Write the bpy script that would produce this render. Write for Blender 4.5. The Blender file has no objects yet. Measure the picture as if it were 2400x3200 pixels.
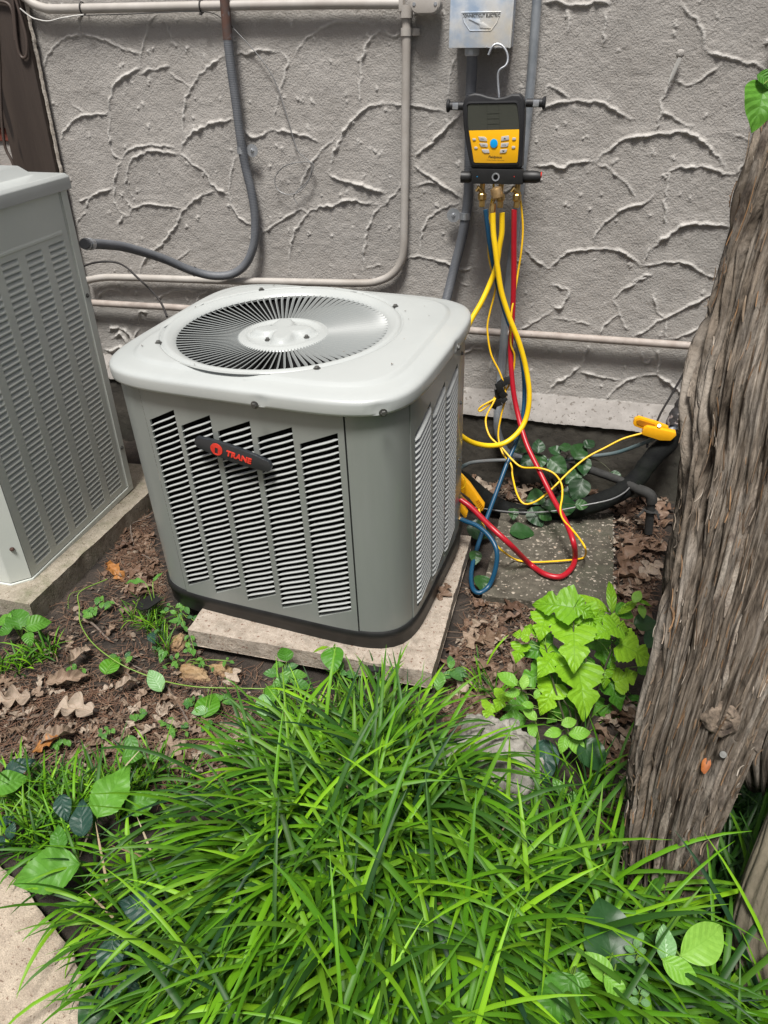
import bpy, bmesh, math, random
import numpy as np
from mathutils import Vector, Matrix, noise as mnoise
random.seed(7); np.random.seed(7)
PI = math.pi
S = bpy.context.scene
COL = S.collection

# ------------------------------------------------------------------ camera
CAM_H = 1.47
FOC = 2321.9            # focal length in pixels of the 2400 x 3200 photograph
PITCH, ROLL, YAW = 0.543558, -0.00082, -0.251735
F0 = Vector((math.sin(YAW), math.cos(YAW), 0)); R0 = Vector((math.cos(YAW), -math.sin(YAW), 0)); U0 = Vector((0, 0, 1))
CF = F0 * math.cos(PITCH) - U0 * math.sin(PITCH)
CU = U0 * math.cos(PITCH) + F0 * math.sin(PITCH)
CR = R0 * math.cos(ROLL) + CU * math.sin(ROLL)
CU = CU * math.cos(ROLL) - R0 * math.sin(ROLL)
CP = Vector((0, 0, CAM_H))
cd = bpy.data.cameras.new('camera'); cam = bpy.data.objects.new('camera', cd); COL.objects.link(cam)
m = Matrix.Identity(4)
for i in range(3):
    m[i][0] = CR[i]; m[i][1] = CU[i]; m[i][2] = -CF[i]; m[i][3] = CP[i]
cam.matrix_world = m
cd.sensor_fit = 'VERTICAL'; cd.sensor_height = 32.0; cd.sensor_width = 24.0
cd.lens = FOC / 3200 * 32.0
cd.clip_start = 0.02; cd.clip_end = 500
S.camera = cam

# ------------------------------------------------------------------ sky, sun, exposure
w = bpy.data.worlds.new('World'); S.world = w; w.use_nodes = True
nt = w.node_tree; bg = nt.nodes['Background']
sky = nt.nodes.new('ShaderNodeTexSky'); sky.sky_type = 'NISHITA'; sky.sun_disc = False
SUN_EL, SUN_AZ = math.radians(66), math.radians(180)   # azimuth from +Y clockwise
sky.sun_elevation = SUN_EL; sky.sun_rotation = SUN_AZ
sky.air_density = 1.0; sky.dust_density = 6.0; sky.ozone_density = 0.6
nt.links.new(sky.outputs[0], bg.inputs[0]); bg.inputs[1].default_value = 0.052
sl = bpy.data.lights.new('sun', 'SUN'); sl.energy = 3.7; sl.angle = math.radians(14); sl.color = (1, .985, .95)
so = bpy.data.objects.new('sun', sl); COL.objects.link(so)
sd = Vector((math.sin(SUN_AZ) * math.cos(SUN_EL), math.cos(SUN_AZ) * math.cos(SUN_EL), math.sin(SUN_EL)))
so.rotation_euler = sd.to_track_quat('Z', 'Y').to_euler()
S.view_settings.view_transform = 'Standard'; S.view_settings.look = 'None'
S.view_settings.gamma = 1; S.view_settings.use_curve_mapping = False
S.view_settings.exposure = 0.52
S.render.engine = 'CYCLES'

# ------------------------------------------------------------------ pixel -> point
def ray(x, y):
    return ((x - 1200) * CR - (y - 1600) * CU + FOC * CF).normalized()
def W(x, y, Y):
    d = ray(x, y); return CP + d * (Y / d.y)
def G(x, y, z=0.0):
    d = ray(x, y); return CP + d * ((z - CAM_H) / d.z)
def D(p):
    return (Vector(p) - CP).dot(CF)
def px(n, p):
    "size in metres of n photograph pixels at point p"
    return n * D(p) / FOC

# ------------------------------------------------------------------ materials
def mat(name, c1, c2=None, scale=8.0, rough=0.6, metal=0.0, bump=0.0, bscale=None, detail=6.0, stretch=None,
        c3=None, spots=None, sscale=60.0, sth=0.62, uv=False, trans=0.0, rnd=None, spec=0.5, coat=0.0, lo=.35, hi=.65, grain=0.0):
    m = bpy.data.materials.new(name); m.use_nodes = True
    n = m.node_tree.nodes; L = m.node_tree.links
    b = n['Principled BSDF']; b.inputs['Roughness'].default_value = rough; b.inputs['Metallic'].default_value = metal
    b.inputs['Specular IOR Level'].default_value = spec
    if coat: b.inputs['Coat Weight'].default_value = coat
    tc = n.new('ShaderNodeTexCoord'); src = tc.outputs['UV' if uv else 'Object']
    if stretch:
        mp = n.new('ShaderNodeMapping'); mp.inputs['Scale'].default_value = stretch; L.new(src, mp.inputs[0]); src = mp.outputs[0]
    def nz(sc, det=detail, ro=.6, dist=0.0):
        t = n.new('ShaderNodeTexNoise'); t.inputs['Scale'].default_value = sc; t.inputs['Detail'].default_value = det
        t.inputs['Roughness'].default_value = ro; t.inputs['Distortion'].default_value = dist; L.new(src, t.inputs[0]); return t
    def mix(fac, a, bb):
        x = n.new('ShaderNodeMix'); x.data_type = 'RGBA'
        if fac is not None: L.new(fac, x.inputs[0])
        for i, v in ((6, a), (7, bb)):
            if hasattr(v, 'links'): L.new(v, x.inputs[i])
            else: x.inputs[i].default_value = (*v, 1)
        return x.outputs[2]
    def ramp(fac, a, bb):
        x = n.new('ShaderNodeMapRange'); L.new(fac, x.inputs[0]); x.inputs[1].default_value = a; x.inputs[2].default_value = bb; return x.outputs[0]
    colr = c1
    if c2 is not None: colr = mix(ramp(nz(scale).outputs[0], lo, hi), c1, c2)
    if c3 is not None: colr = mix(ramp(nz(scale * .27, 8, .65).outputs[0], .5, .72), colr, c3)
    if spots is not None: colr = mix(ramp(nz(sscale, 2, .5).outputs[0], sth, sth + .04), colr, spots)
    if grain:
        g = n.new('ShaderNodeMapRange'); L.new(nz(420, 2).outputs[0], g.inputs[0]); g.inputs[1].default_value = .3; g.inputs[2].default_value = .7
        g.inputs[3].default_value = 1 - grain; g.inputs[4].default_value = 1 + grain
        mm = n.new('ShaderNodeMix'); mm.data_type = 'RGBA'; mm.blend_type = 'MULTIPLY'; mm.inputs[0].default_value = 1
        if hasattr(colr, 'links'): L.new(colr, mm.inputs[6])
        else: mm.inputs[6].default_value = (*colr, 1)
        L.new(g.outputs[0], mm.inputs[7]); colr = mm.outputs[2]
    if rnd is not None:
        oi = n.new('ShaderNodeObjectInfo'); ge = n.new('ShaderNodeNewGeometry')
        ad = n.new('ShaderNodeMath'); ad.operation = 'ADD'; L.new(oi.outputs['Random'], ad.inputs[0]); L.new(ge.outputs['Random Per Island'], ad.inputs[1])
        fr = n.new('ShaderNodeMath'); fr.operation = 'FRACT'; L.new(ad.outputs[0], fr.inputs[0])
        cr = n.new('ShaderNodeValToRGB'); el = cr.color_ramp.elements
        el[0].color = (*rnd[0], 1); el[1].color = (*rnd[-1], 1)
        for i, c in enumerate(rnd[1:-1]): e = el.new((i + 1) / (len(rnd) - 1)); e.color = (*c, 1)
        L.new(fr.outputs[0], cr.inputs[0])
        if hasattr(colr, 'links'):
            mm = n.new('ShaderNodeMix'); mm.data_type = 'RGBA'; mm.blend_type = 'MULTIPLY'; mm.inputs[0].default_value = 1
            L.new(colr, mm.inputs[6]); L.new(cr.outputs[0], mm.inputs[7]); colr = mm.outputs[2]
        else: colr = cr.outputs[0]
    if hasattr(colr, 'links'): L.new(colr, b.inputs['Base Color'])
    else: b.inputs['Base Color'].default_value = (*colr, 1)
    if bump:
        bp = n.new('ShaderNodeBump'); bp.inputs['Distance'].default_value = bump; bp.inputs['Strength'].default_value = 1
        L.new(nz(bscale or scale * 4, 5, .6).outputs[0], bp.inputs['Height']); L.new(bp.outputs[0], b.inputs['Normal'])
    if trans:
        tr = n.new('ShaderNodeBsdfTranslucent'); ms = n.new('ShaderNodeMixShader'); ms.inputs[0].default_value = trans
        if hasattr(colr, 'links'): L.new(colr, tr.inputs[0])
        else: tr.inputs[0].default_value = (*colr, 1)
        L.new(b.outputs[0], ms.inputs[1]); L.new(tr.outputs[0], ms.inputs[2]); L.new(ms.outputs[0], n['Material Output'].inputs[0])
    return m

def leafmat(name, cols, vein, nv=9.0, trans=.35, rough=.45, bump=.0012, spec=.4, mot=None, vs=.5):
    "leaf: UV u across (-1..1 stored 0..1), v along; side veins pale or dark lines and puckered relief"
    m = mat(name, (1, 1, 1), mot or (.82, .86, .8), scale=14, rough=rough, rnd=cols, trans=trans, spec=spec, uv=False)
    n = m.node_tree.nodes; L = m.node_tree.links; b = n['Principled BSDF']
    uvn = n.new('ShaderNodeUVMap'); sp = n.new('ShaderNodeSeparateXYZ'); L.new(uvn.outputs[0], sp.inputs[0])
    def mt(op, a, c=None, d=None):
        x = n.new('ShaderNodeMath'); x.operation = op
        for i, v in enumerate((a, c, d)):
            if v is None: continue
            if hasattr(v, 'links'): L.new(v, x.inputs[i])
            else: x.inputs[i].default_value = v
        return x.outputs[0]
    u = mt('ABSOLUTE', mt('MULTIPLY_ADD', sp.outputs[0], 2, -1))
    k = mt('SUBTRACT', sp.outputs[1], mt('MULTIPLY', u, .22))
    fr = mt('PINGPONG', mt('MULTIPLY', k, nv), .5)
    side = mt('LESS_THAN', fr, .045); mid = mt('LESS_THAN', u, .035)
    v = mt('MAXIMUM', side, mid)
    old = b.inputs['Base Color'].links[0].from_socket
    x = n.new('ShaderNodeMix'); x.data_type = 'RGBA'; x.blend_type = 'MULTIPLY'; L.new(mt('MULTIPLY', v, vs), x.inputs[0]); L.new(old, x.inputs[6]); x.inputs[7].default_value = (*vein, 1)
    L.new(x.outputs[2], b.inputs['Base Color'])
    for nd in n:
        if nd.type == 'BSDF_TRANSLUCENT': L.new(x.outputs[2], nd.inputs[0])
    bp = n.new('ShaderNodeBump'); bp.inputs['Distance'].default_value = bump
    L.new(mt('MINIMUM', mt('MULTIPLY', fr, 3), mt('MULTIPLY', u, 6)), bp.inputs['Height']); L.new(bp.outputs[0], b.inputs['Normal'])
    return m

# ------------------------------------------------------------------ mesh builder
class MB:
    def __init__(s): s.v = []; s.f = []; s.uv = []
    def add(s, vs, fs, uvs=None):
        o = len(s.v); s.v += [tuple(q) for q in vs]; s.f += [tuple(i + o for i in f) for f in fs]
        s.uv += list(uvs) if uvs is not None else [(0, 0)] * len(vs); return s
    def quad(s, a, b, c, d): return s.add([a, b, c, d], [(0, 1, 2, 3)])
    def box(s, c, e, M=None):
        vs = [Vector((x * e[0] / 2, y * e[1] / 2, z * e[2] / 2)) for x in (-1, 1) for y in (-1, 1) for z in (-1, 1)]
        vs = [(M @ q if M else q) + Vector(c) for q in vs]
        return s.add(vs, [(0, 1, 3, 2), (4, 6, 7, 5), (0, 4, 5, 1), (2, 3, 7, 6), (0, 2, 6, 4), (1, 5, 7, 3)])
    def prism(s, out, axis, d):
        "outline (list of 3D points) extruded by vector d"
        d = Vector(d); n = len(out); a = [Vector(q) for q in out]
        s.add(a + [q + d for q in a], [tuple(range(n)), tuple(range(2 * n - 1, n - 1, -1))] + [(i, i + n, (i + 1) % n + n, (i + 1) % n) for i in range(n)]); return s
    def tube(s, pts, r, seg=10, caps=True, flat=None):
        pts = [Vector(q) for q in pts]; n = len(pts)
        rr = r if hasattr(r, '__len__') else [r] * n
        t0 = (pts[1] - pts[0]).normalized(); nn = t0.orthogonal().normalized(); vs = []; uv = []; ln = 0
        for i in range(n):
            t = (pts[min(i + 1, n - 1)] - pts[max(i - 1, 0)]).normalized()
            nn = (nn - t * nn.dot(t)).normalized(); bb = t.cross(nn)
            if i: ln += (pts[i] - pts[i - 1]).length
            for k in range(seg):
                a = 2 * PI * k / seg
                vs.append(pts[i] + (nn * math.cos(a) + bb * math.sin(a) * (flat or 1)) * rr[i]); uv.append((k / seg, ln))
        fs = [(i * seg + k, i * seg + (k + 1) % seg, (i + 1) * seg + (k + 1) % seg, (i + 1) * seg + k) for i in range(n - 1) for k in range(seg)]
        if caps: fs += [tuple(range(seg - 1, -1, -1)), tuple((n - 1) * seg + k for k in range(seg))]
        return s.add(vs, fs, uv)
    def lathe(s, prof, M, seg=20, cap=True):
        "prof: (radius, height) list about local Z, placed by matrix M"
        vs = [M @ Vector((r * math.cos(2 * PI * k / seg), r * math.sin(2 * PI * k / seg), h)) for r, h in prof for k in range(seg)]
        n = len(prof)
        fs = [(i * seg + k, i * seg + (k + 1) % seg, (i + 1) * seg + (k + 1) % seg, (i + 1) * seg + k) for i in range(n - 1) for k in range(seg)]
        if cap: fs += [tuple(range(seg - 1, -1, -1)), tuple((n - 1) * seg + k for k in range(seg))]
        return s.add(vs, fs)
    def mesh(s, name, material, smooth=True, bevel=0, bseg=2, auto=40, inv=None):
        me = bpy.data.meshes.new(name)
        vs = [tuple(inv @ Vector(q)) for q in s.v] if inv is not None else s.v
        me.from_pydata(vs, [], s.f)
        uvl = me.uv_layers.new(name='UVMap')
        li = np.empty(len(me.loops), dtype=np.int32); me.loops.foreach_get('vertex_index', li)
        uvl.data.foreach_set('uv', np.array(s.uv, dtype=np.float32)[li].ravel())
        bm = bmesh.new(); bm.from_mesh(me)
        bmesh.ops.recalc_face_normals(bm, faces=bm.faces)
        if bevel:
            ed = [e for e in bm.edges if len(e.link_faces) == 2 and e.calc_face_angle(0) > .5]
            bmesh.ops.bevel(bm, geom=ed, offset=bevel, segments=bseg, profile=.6, affect='EDGES')
        bm.to_mesh(me); bm.free()
        me.materials.append(material)
        if smooth:
            me.polygons.foreach_set('use_smooth', [True] * len(me.polygons))
            try: me.set_sharp_from_angle(angle=math.radians(auto))
            except Exception: pass
        return me

def cr(pts, n=8):
    "Catmull-Rom through points"
    p = [Vector(q) for q in pts]; p = [p[0] * 2 - p[1]] + p + [p[-1] * 2 - p[-2]]; o = []
    for i in range(1, len(p) - 2):
        for k in range(n):
            t = k / n; a, b, c, d = p[i - 1], p[i], p[i + 1], p[i + 2]
            o.append(.5 * ((2 * b) + (c - a) * t + (2 * a - 5 * b + 4 * c - d) * t * t + (3 * b - a - 3 * c + d) * t ** 3))
    o.append(p[-2]); return o
def resample(pts, step):
    o = [pts[0]]; acc = 0
    for a, b in zip(pts, pts[1:]):
        L = (b - a).length
        while acc + L >= step:
            t = (step - acc) / L; a = a + (b - a) * t; o.append(a.copy()); L = (b - a).length; acc = 0
            if L < 1e-9: break
        acc += L
    o.append(pts[-1]); return o
def P3(l):
    "list of (px, py, Y) or (px, py, None, z)"
    return [W(*q) if len(q) == 3 else G(q[0], q[1], q[3]) for q in l]

# ------------------------------------------------------------------ scene bookkeeping
def tag(o, label=None, cat=None, group=None, kind=None):
    if label: o['label'] = label
    if cat: o['category'] = cat
    if group: o['group'] = group
    if kind: o['kind'] = kind
    return o
def thing(name, label, cat, loc=(0, 0, 0), rot=None, group=None):
    o = bpy.data.objects.new(name, None); COL.objects.link(o); o.empty_display_size = .05
    M = Matrix.Translation(Vector(loc))
    if rot is not None: M = M @ rot.to_4x4()
    o.matrix_world = M; o['_m'] = 1; del o['_m']
    MATS[o.name] = M
    return tag(o, label, cat, group)
MATS = {}
def objm(name, me, parent=None, M=None):
    o = bpy.data.objects.new(name, me); COL.objects.link(o)
    if parent is not None: o.parent = parent
    if M is not None: o.matrix_local = M
    MATS[o.name] = (MATS[parent.name] if parent is not None else Matrix.Identity(4)) @ (M if M is not None else Matrix.Identity(4))
    return o
def part(name, mb, material, parent, world=True, **k):
    "part of a thing; mb in world coordinates (world=True) or in the parent's own"
    inv = MATS[parent.name].inverted() if world else None
    return objm(name, mb.mesh(name, material, inv=inv, **k), parent)
def solo(name, mb, material, label, cat, group=None, loc=None, **k):
    "a thing that is one mesh"
    if loc is None:
        a = np.array(mb.v); loc = ((a[:, 0].min() + a[:, 0].max()) / 2, (a[:, 1].min() + a[:, 1].max()) / 2, a[:, 2].min())
    M = Matrix.Translation(Vector(loc))
    o = objm(name, mb.mesh(name, material, inv=M.inverted(), **k), None, M)
    return tag(o, label, cat, group)

def gridmesh(name, P, material, smooth=True):
    n, m_ = P.shape[:2]
    me = bpy.data.meshes.new(name); nv = n * m_
    idx = np.arange(nv).reshape(n, m_)
    q = np.stack([idx[:-1, :-1], idx[1:, :-1], idx[1:, 1:], idx[:-1, 1:]], -1).reshape(-1, 4)
    me.vertices.add(nv); me.vertices.foreach_set('co', P.reshape(-1).astype(np.float32))
    me.loops.add(q.size); me.loops.foreach_set('vertex_index', q.ravel().astype(np.int32))
    me.polygons.add(len(q)); me.polygons.foreach_set('loop_start', (np.arange(len(q)) * 4).astype(np.int32))
    try: me.polygons.foreach_set('loop_total', np.full(len(q), 4, dtype=np.int32))
    except Exception: pass
    uvl = me.uv_layers.new(name='UVMap')
    uu, vv = np.meshgrid(np.linspace(0, 1, n), np.linspace(0, 1, m_), indexing='ij')
    uvl.data.foreach_set('uv', np.stack([vv, uu], -1).reshape(-1, 2)[q.ravel()].ravel().astype(np.float32))
    me.update(calc_edges=True); me.validate()
    me.polygons.foreach_set('use_smooth', [smooth] * len(me.polygons))
    me.materials.append(material); return me

# numpy value noise
def vnoise(x, y, seed=0):
    xi = np.floor(x).astype(np.int64); yi = np.floor(y).astype(np.int64); fx = x - xi; fy = y - yi
    fx = fx * fx * (3 - 2 * fx); fy = fy * fy * (3 - 2 * fy)
    def h(a, b):
        k = (a * 374761393 + b * 668265263 + seed * 1442695041) & 0xffffffff
        k = ((k ^ (k >> 13)) * 1274126177) & 0xffffffff
        return ((k ^ (k >> 16)) & 0xffffff) / 0xffffff
    return (h(xi, yi) * (1 - fx) + h(xi + 1, yi) * fx) * (1 - fy) + (h(xi, yi + 1) * (1 - fx) + h(xi + 1, yi + 1) * fx) * fy
def fbm(x, y, o=4, seed=0, g=.5):
    s = 0; a = 1; t = 0
    for i in range(o): s = s + a * vnoise(x * 2 ** i, y * 2 ** i, seed + i * 17); t += a; a *= g
    return s / t
# ------------------------------------------------------------------ palette
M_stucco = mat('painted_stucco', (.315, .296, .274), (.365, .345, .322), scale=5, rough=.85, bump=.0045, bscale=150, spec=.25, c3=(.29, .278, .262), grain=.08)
_n = M_stucco.node_tree.nodes; _L = M_stucco.node_tree.links      # paler colour mixed in along the trowel ridges
_a = _n.new('ShaderNodeAttribute'); _a.attribute_name = 'ridge_pale'; _x = _n.new('ShaderNodeMix'); _x.data_type = 'RGBA'
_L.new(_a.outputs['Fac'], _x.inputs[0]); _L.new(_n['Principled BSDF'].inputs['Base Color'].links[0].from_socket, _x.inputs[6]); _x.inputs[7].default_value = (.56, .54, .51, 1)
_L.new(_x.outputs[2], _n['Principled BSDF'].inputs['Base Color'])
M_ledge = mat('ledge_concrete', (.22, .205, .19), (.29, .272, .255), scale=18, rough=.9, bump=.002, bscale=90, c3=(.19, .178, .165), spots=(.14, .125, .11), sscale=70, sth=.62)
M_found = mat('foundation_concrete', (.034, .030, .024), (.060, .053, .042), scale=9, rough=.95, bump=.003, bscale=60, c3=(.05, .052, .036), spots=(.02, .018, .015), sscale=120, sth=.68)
M_padc = mat('aggregate_concrete', (.30, .25, .20), (.42, .36, .30), scale=45, rough=.9, bump=.003, bscale=160, c3=(.19, .165, .13), spots=(.17, .10, .07), sscale=110, sth=.63, grain=.22)
M_padl = mat('mossy_concrete', (.24, .21, .16), (.34, .30, .24), scale=40, rough=.9, bump=.003, bscale=150, c3=(.15, .15, .09), spots=(.12, .09, .06), sscale=110, sth=.64, grain=.2)
M_slab = mat('exposed_aggregate', (.055, .048, .035), (.11, .098, .075), scale=22, rough=.9, bump=.005, bscale=80, c3=(.06, .065, .04), spots=(.30, .26, .21), sscale=85, sth=.62, grain=.25)
M_path = mat('path_concrete', (.33, .27, .21), (.43, .36, .28), scale=30, rough=.9, bump=.003, bscale=160, c3=(.24, .19, .14), spots=(.2, .14, .10), sscale=130, sth=.64, grain=.25)
M_soil = mat('soil', (.014, .0105, .008), (.040, .030, .023), scale=14, rough=.95, bump=.012, bscale=60, c3=(.07, .054, .042), grain=.3)
M_paint = mat('grey_enamel_lit', (.40, .415, .405), (.43, .445, .435), scale=3, rough=.33, spec=.5, spots=(.14, .13, .11), sscale=220, sth=.80, coat=.25)  # slats share the panel enamel; this copy is paler for light they catch
M_paintf = mat('grey_enamel_shaded', (.205, .22, .205), (.24, .255, .24), stretch=(1, 1, .15), scale=7, rough=.36, spec=.5, spots=(.10, .09, .08), sscale=240, sth=.79, coat=.2)  # same enamel, darkened to carry the shade on the upright panels
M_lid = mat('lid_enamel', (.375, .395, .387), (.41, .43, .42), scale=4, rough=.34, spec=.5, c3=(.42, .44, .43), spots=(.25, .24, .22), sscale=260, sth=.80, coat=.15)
M_oldp = mat('weathered_enamel', (.54, .57, .53), (.58, .61, .565), scale=4, rough=.45, spec=.4, spots=(.12, .09, .06), sscale=180, sth=.77)
M_black = mat('black_interior', (.004, .004, .004), rough=.9, spec=.1)
M_coil = mat('coil', (.012, .012, .012), (.03, .03, .03), scale=90, rough=.7, stretch=(1, 1, 14))
M_blackp = mat('black_plastic', (.006, .006, .006), (.012, .012, .012), scale=20, rough=.5, spec=.5)
M_rubber = mat('black_rubber_case', (.009, .0095, .011), (.015, .015, .017), scale=12, rough=.55, spots=(.09, .08, .07), sscale=160, sth=.74)
M_foam = mat('black_foam', (.004, .0045, .005), (.009, .010, .009), scale=25, rough=.85, bump=.003, bscale=60, c3=(.009, .014, .007), spec=.2)
M_tape = mat('cracked_tape', (.02, .02, .022), (.035, .03, .03), scale=30, rough=.7, bump=.004, bscale=60, spots=(.22, .19, .185), sscale=45, sth=.56)
M_steel = mat('zinc_steel', (.42, .44, .46), (.55, .57, .6), scale=30, rough=.42, metal=.8)
M_screw = mat('dark_screw', (.09, .09, .085), (.17, .17, .16), scale=60, rough=.5, metal=.7)
M_emt = mat('galvanised_conduit', (.30, .33, .36), (.42, .45, .48), scale=20, rough=.42, metal=.55)
M_box = mat('galvanised_box', (.36, .46, .60), (.68, .72, .77), scale=11, rough=.42, metal=.15, c3=(.62, .55, .42), lo=.4, hi=.6)
M_brass = mat('brass', (.42, .27, .09), (.58, .40, .16), scale=60, rough=.32, metal=.9)
M_brassd = mat('worn_brass', (.36, .23, .10), (.50, .34, .17), scale=70, rough=.5, metal=.8)
M_pipe = mat('painted_pipe', (.36, .335, .305), (.43, .405, .375), scale=12, rough=.5, c3=(.30, .27, .24))
M_pipeold = mat('weathered_pipe', (.30, .255, .225), (.40, .355, .32), scale=25, rough=.65, c3=(.24, .19, .16), spots=(.12, .09, .07), sscale=90, sth=.70)
M_flex = mat('grey_flex_conduit', (.105, .112, .125), (.135, .142, .155), scale=12, rough=.5)
M_rust = mat('rusty_conduit', (.10, .045, .03), (.07, .055, .05), scale=22, rough=.75, spots=(.14, .14, .15), sscale=30, sth=.6)
M_wood = mat('brown_trim', (.032, .022, .017), (.05, .036, .028), scale=9, rough=.65, bump=.002, stretch=(1, 1, .12), bscale=90, spots=(.015, .01, .008), sscale=20, sth=.66)
M_caulk = mat('caulk', (.34, .30, .25), (.46, .42, .37), scale=40, rough=.9, bump=.003)
M_brick = mat('red_brick', (.15, .035, .022), (.22, .06, .04), scale=30, rough=.9, bump=.003, c3=(.10, .03, .02))
M_mortar = mat('mortar', (.32, .31, .28), (.40, .39, .36), scale=40, rough=.95, bump=.003)
M_cable = mat('brown_cable', (.06, .043, .035), (.075, .055, .045), scale=10, rough=.55)
M_bcable = mat('black_cable', (.018, .017, .017), (.03, .027, .026), scale=10, rough=.6)
M_wcable = mat('white_wire', (.50, .49, .47), (.56, .55, .52), scale=10, rough=.5)
M_gwire = mat('steel_wire', (.20, .20, .20), (.27, .27, .27), scale=10, rough=.5, metal=.3)
M_maroon = mat('maroon_trim', (.085, .045, .045), (.11, .062, .06), scale=10, rough=.55)
M_blue = mat('blue_hose', (.005, .05, .105), (.008, .062, .125), scale=8, rough=.38)
M_red = mat('red_hose', (.34, .006, .016), (.40, .01, .02), scale=8, rough=.36)
M_yel = mat('yellow_hose', (.78, .50, .005), (.85, .57, .01), scale=8, rough=.38)
M_yprint = mat('hose_print', (.05, .04, .01), rough=.5)
M_ywire = mat('yellow_wire', (.80, .47, .01), (.86, .53, .015), scale=8, rough=.4)
M_yclamp = mat('yellow_plastic', (.78, .36, .005), (.85, .42, .01), scale=10, rough=.4)
M_screen = mat('lcd_screen', (.052, .055, .045), (.062, .065, .053), scale=3, rough=.12, spec=.6)
M_seg = mat('lcd_segments', (.035, .037, .03), rough=.2)
M_ypanel = mat('yellow_faceplate', (.88, .44, .004), (.92, .48, .006), scale=4, rough=.35)
M_btn = mat('grey_button', (.48, .47, .46), rough=.45)
M_bbtn = mat('blue_button', (.0, .32, .75), rough=.35)
M_ink = mat('black_print', (.01, .01, .01), rough=.5)
M_badge = mat('charcoal_badge', (.022, .025, .029), rough=.4)
M_redp = mat('red_enamel', (.66, .035, .02), (.72, .05, .03), scale=40, rough=.4)
M_teal = mat('teal_tube', (.05, .10, .11), (.16, .16, .16), scale=3, rough=.55)
M_rock = mat('limestone', (.20, .185, .16), (.36, .34, .31), scale=14, rough=.95, bump=.006, bscale=50, c3=(.13, .13, .10))
M_orock = mat('ochre_stone', (.22, .13, .055), (.36, .26, .15), scale=30, rough=.9, bump=.004, c3=(.25, .13, .07))
M_twig = mat('twig', (.10, .075, .06), (.17, .135, .11), scale=40, rough=.9, stretch=(1, 1, 1))
M_straw = mat('pine_straw', (1, 1, 1), rough=.9, rnd=[(.10, .05, .03), (.16, .085, .05), (.06, .035, .022), (.22, .14, .09)])
M_chip = mat('bark_chips', (1, 1, 1), (.6, .6, .6), scale=60, rough=.9, rnd=[(.07, .045, .03), (.20, .15, .11), (.03, .02, .015), (.32, .26, .20), (.12, .08, .055)])
M_dead = leafmat('dead_oak_leaf', [(.25, .17, .12), (.34, .25, .19), (.16, .10, .065), (.46, .37, .30), (.22, .14, .095)], (.7, .6, .5), nv=5, trans=.12, rough=.7)
M_deadd = leafmat('damp_oak_leaf', [(.15, .085, .055), (.20, .125, .085), (.10, .055, .036), (.25, .165, .12)], (.6, .5, .45), nv=5, trans=.08, rough=.6)
M_deado = leafmat('orange_oak_leaf', [(.36, .15, .04), (.40, .18, .06)], (.6, .5, .4), nv=5, trans=.1, rough=.55)
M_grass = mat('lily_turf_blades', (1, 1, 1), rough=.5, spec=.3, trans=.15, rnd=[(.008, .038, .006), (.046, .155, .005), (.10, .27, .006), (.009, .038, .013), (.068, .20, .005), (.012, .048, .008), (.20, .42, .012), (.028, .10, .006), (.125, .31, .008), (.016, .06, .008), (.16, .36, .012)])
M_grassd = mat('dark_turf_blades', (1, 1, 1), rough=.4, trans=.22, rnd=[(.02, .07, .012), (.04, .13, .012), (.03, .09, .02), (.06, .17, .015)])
M_gdead = mat('dry_blades', (1, 1, 1), rough=.8, rnd=[(.36, .28, .17), (.22, .14, .08), (.42, .36, .24)])
M_mul = leafmat('lime_leaf', [(.23, .49, .016), (.32, .60, .022), (.17, .40, .014), (.37, .64, .035), (.20, .44, .02)], (.55, .62, .4), nv=6.5, trans=.35)
M_mul2 = leafmat('mid_green_leaf', [(.07, .24, .018), (.11, .31, .02), (.05, .18, .018)], (.7, .75, .6), nv=6.5, trans=.3, bump=.0007)
M_oval = leafmat('glossy_lime_leaf', [(.22, .47, .05), (.17, .40, .04), (.28, .52, .08)], (.75, .8, .6), nv=7, trans=.3, rough=.45, spec=.35, bump=.0004, vs=.42)
M_ivy = leafmat('dark_vine_leaf', [(.012, .045, .014), (.02, .07, .018), (.03, .09, .02), (.01, .035, .012)], (1.25, 1.25, 1.2), nv=4, trans=.15, rough=.42, spec=.4, vs=.22, bump=.0004)
M_blueg = leafmat('blue_green_leaf', [(.016, .05, .036), (.025, .07, .05), (.022, .07, .034)], (.6, .65, .7), nv=6, trans=.12, rough=.45, bump=.001, vs=.35)
M_rug = leafmat('crinkled_leaf', [(.07, .22, .022), (.10, .28, .03), (.13, .34, .035)], (.55, .65, .45), nv=7, trans=.3, rough=.5, bump=.0007, vs=.3)
M_weed = leafmat('weed_leaf', [(.06, .18, .04), (.10, .26, .04), (.13, .31, .05), (.05, .14, .05)], (.8, .85, .8), nv=5, trans=.25, bump=.0006, vs=.35)
M_pale = leafmat('pale_leaf', [(.17, .34, .14), (.22, .40, .16)], (.75, .8, .7), nv=8, trans=.2, rough=.4, bump=.0005, vs=.2)
M_stem = mat('green_stem', (.13, .25, .03), (.20, .32, .06), scale=30, rough=.5)
M_stemd = mat('dark_stem', (.04, .035, .02), (.06, .07, .03), scale=30, rough=.6)

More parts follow.
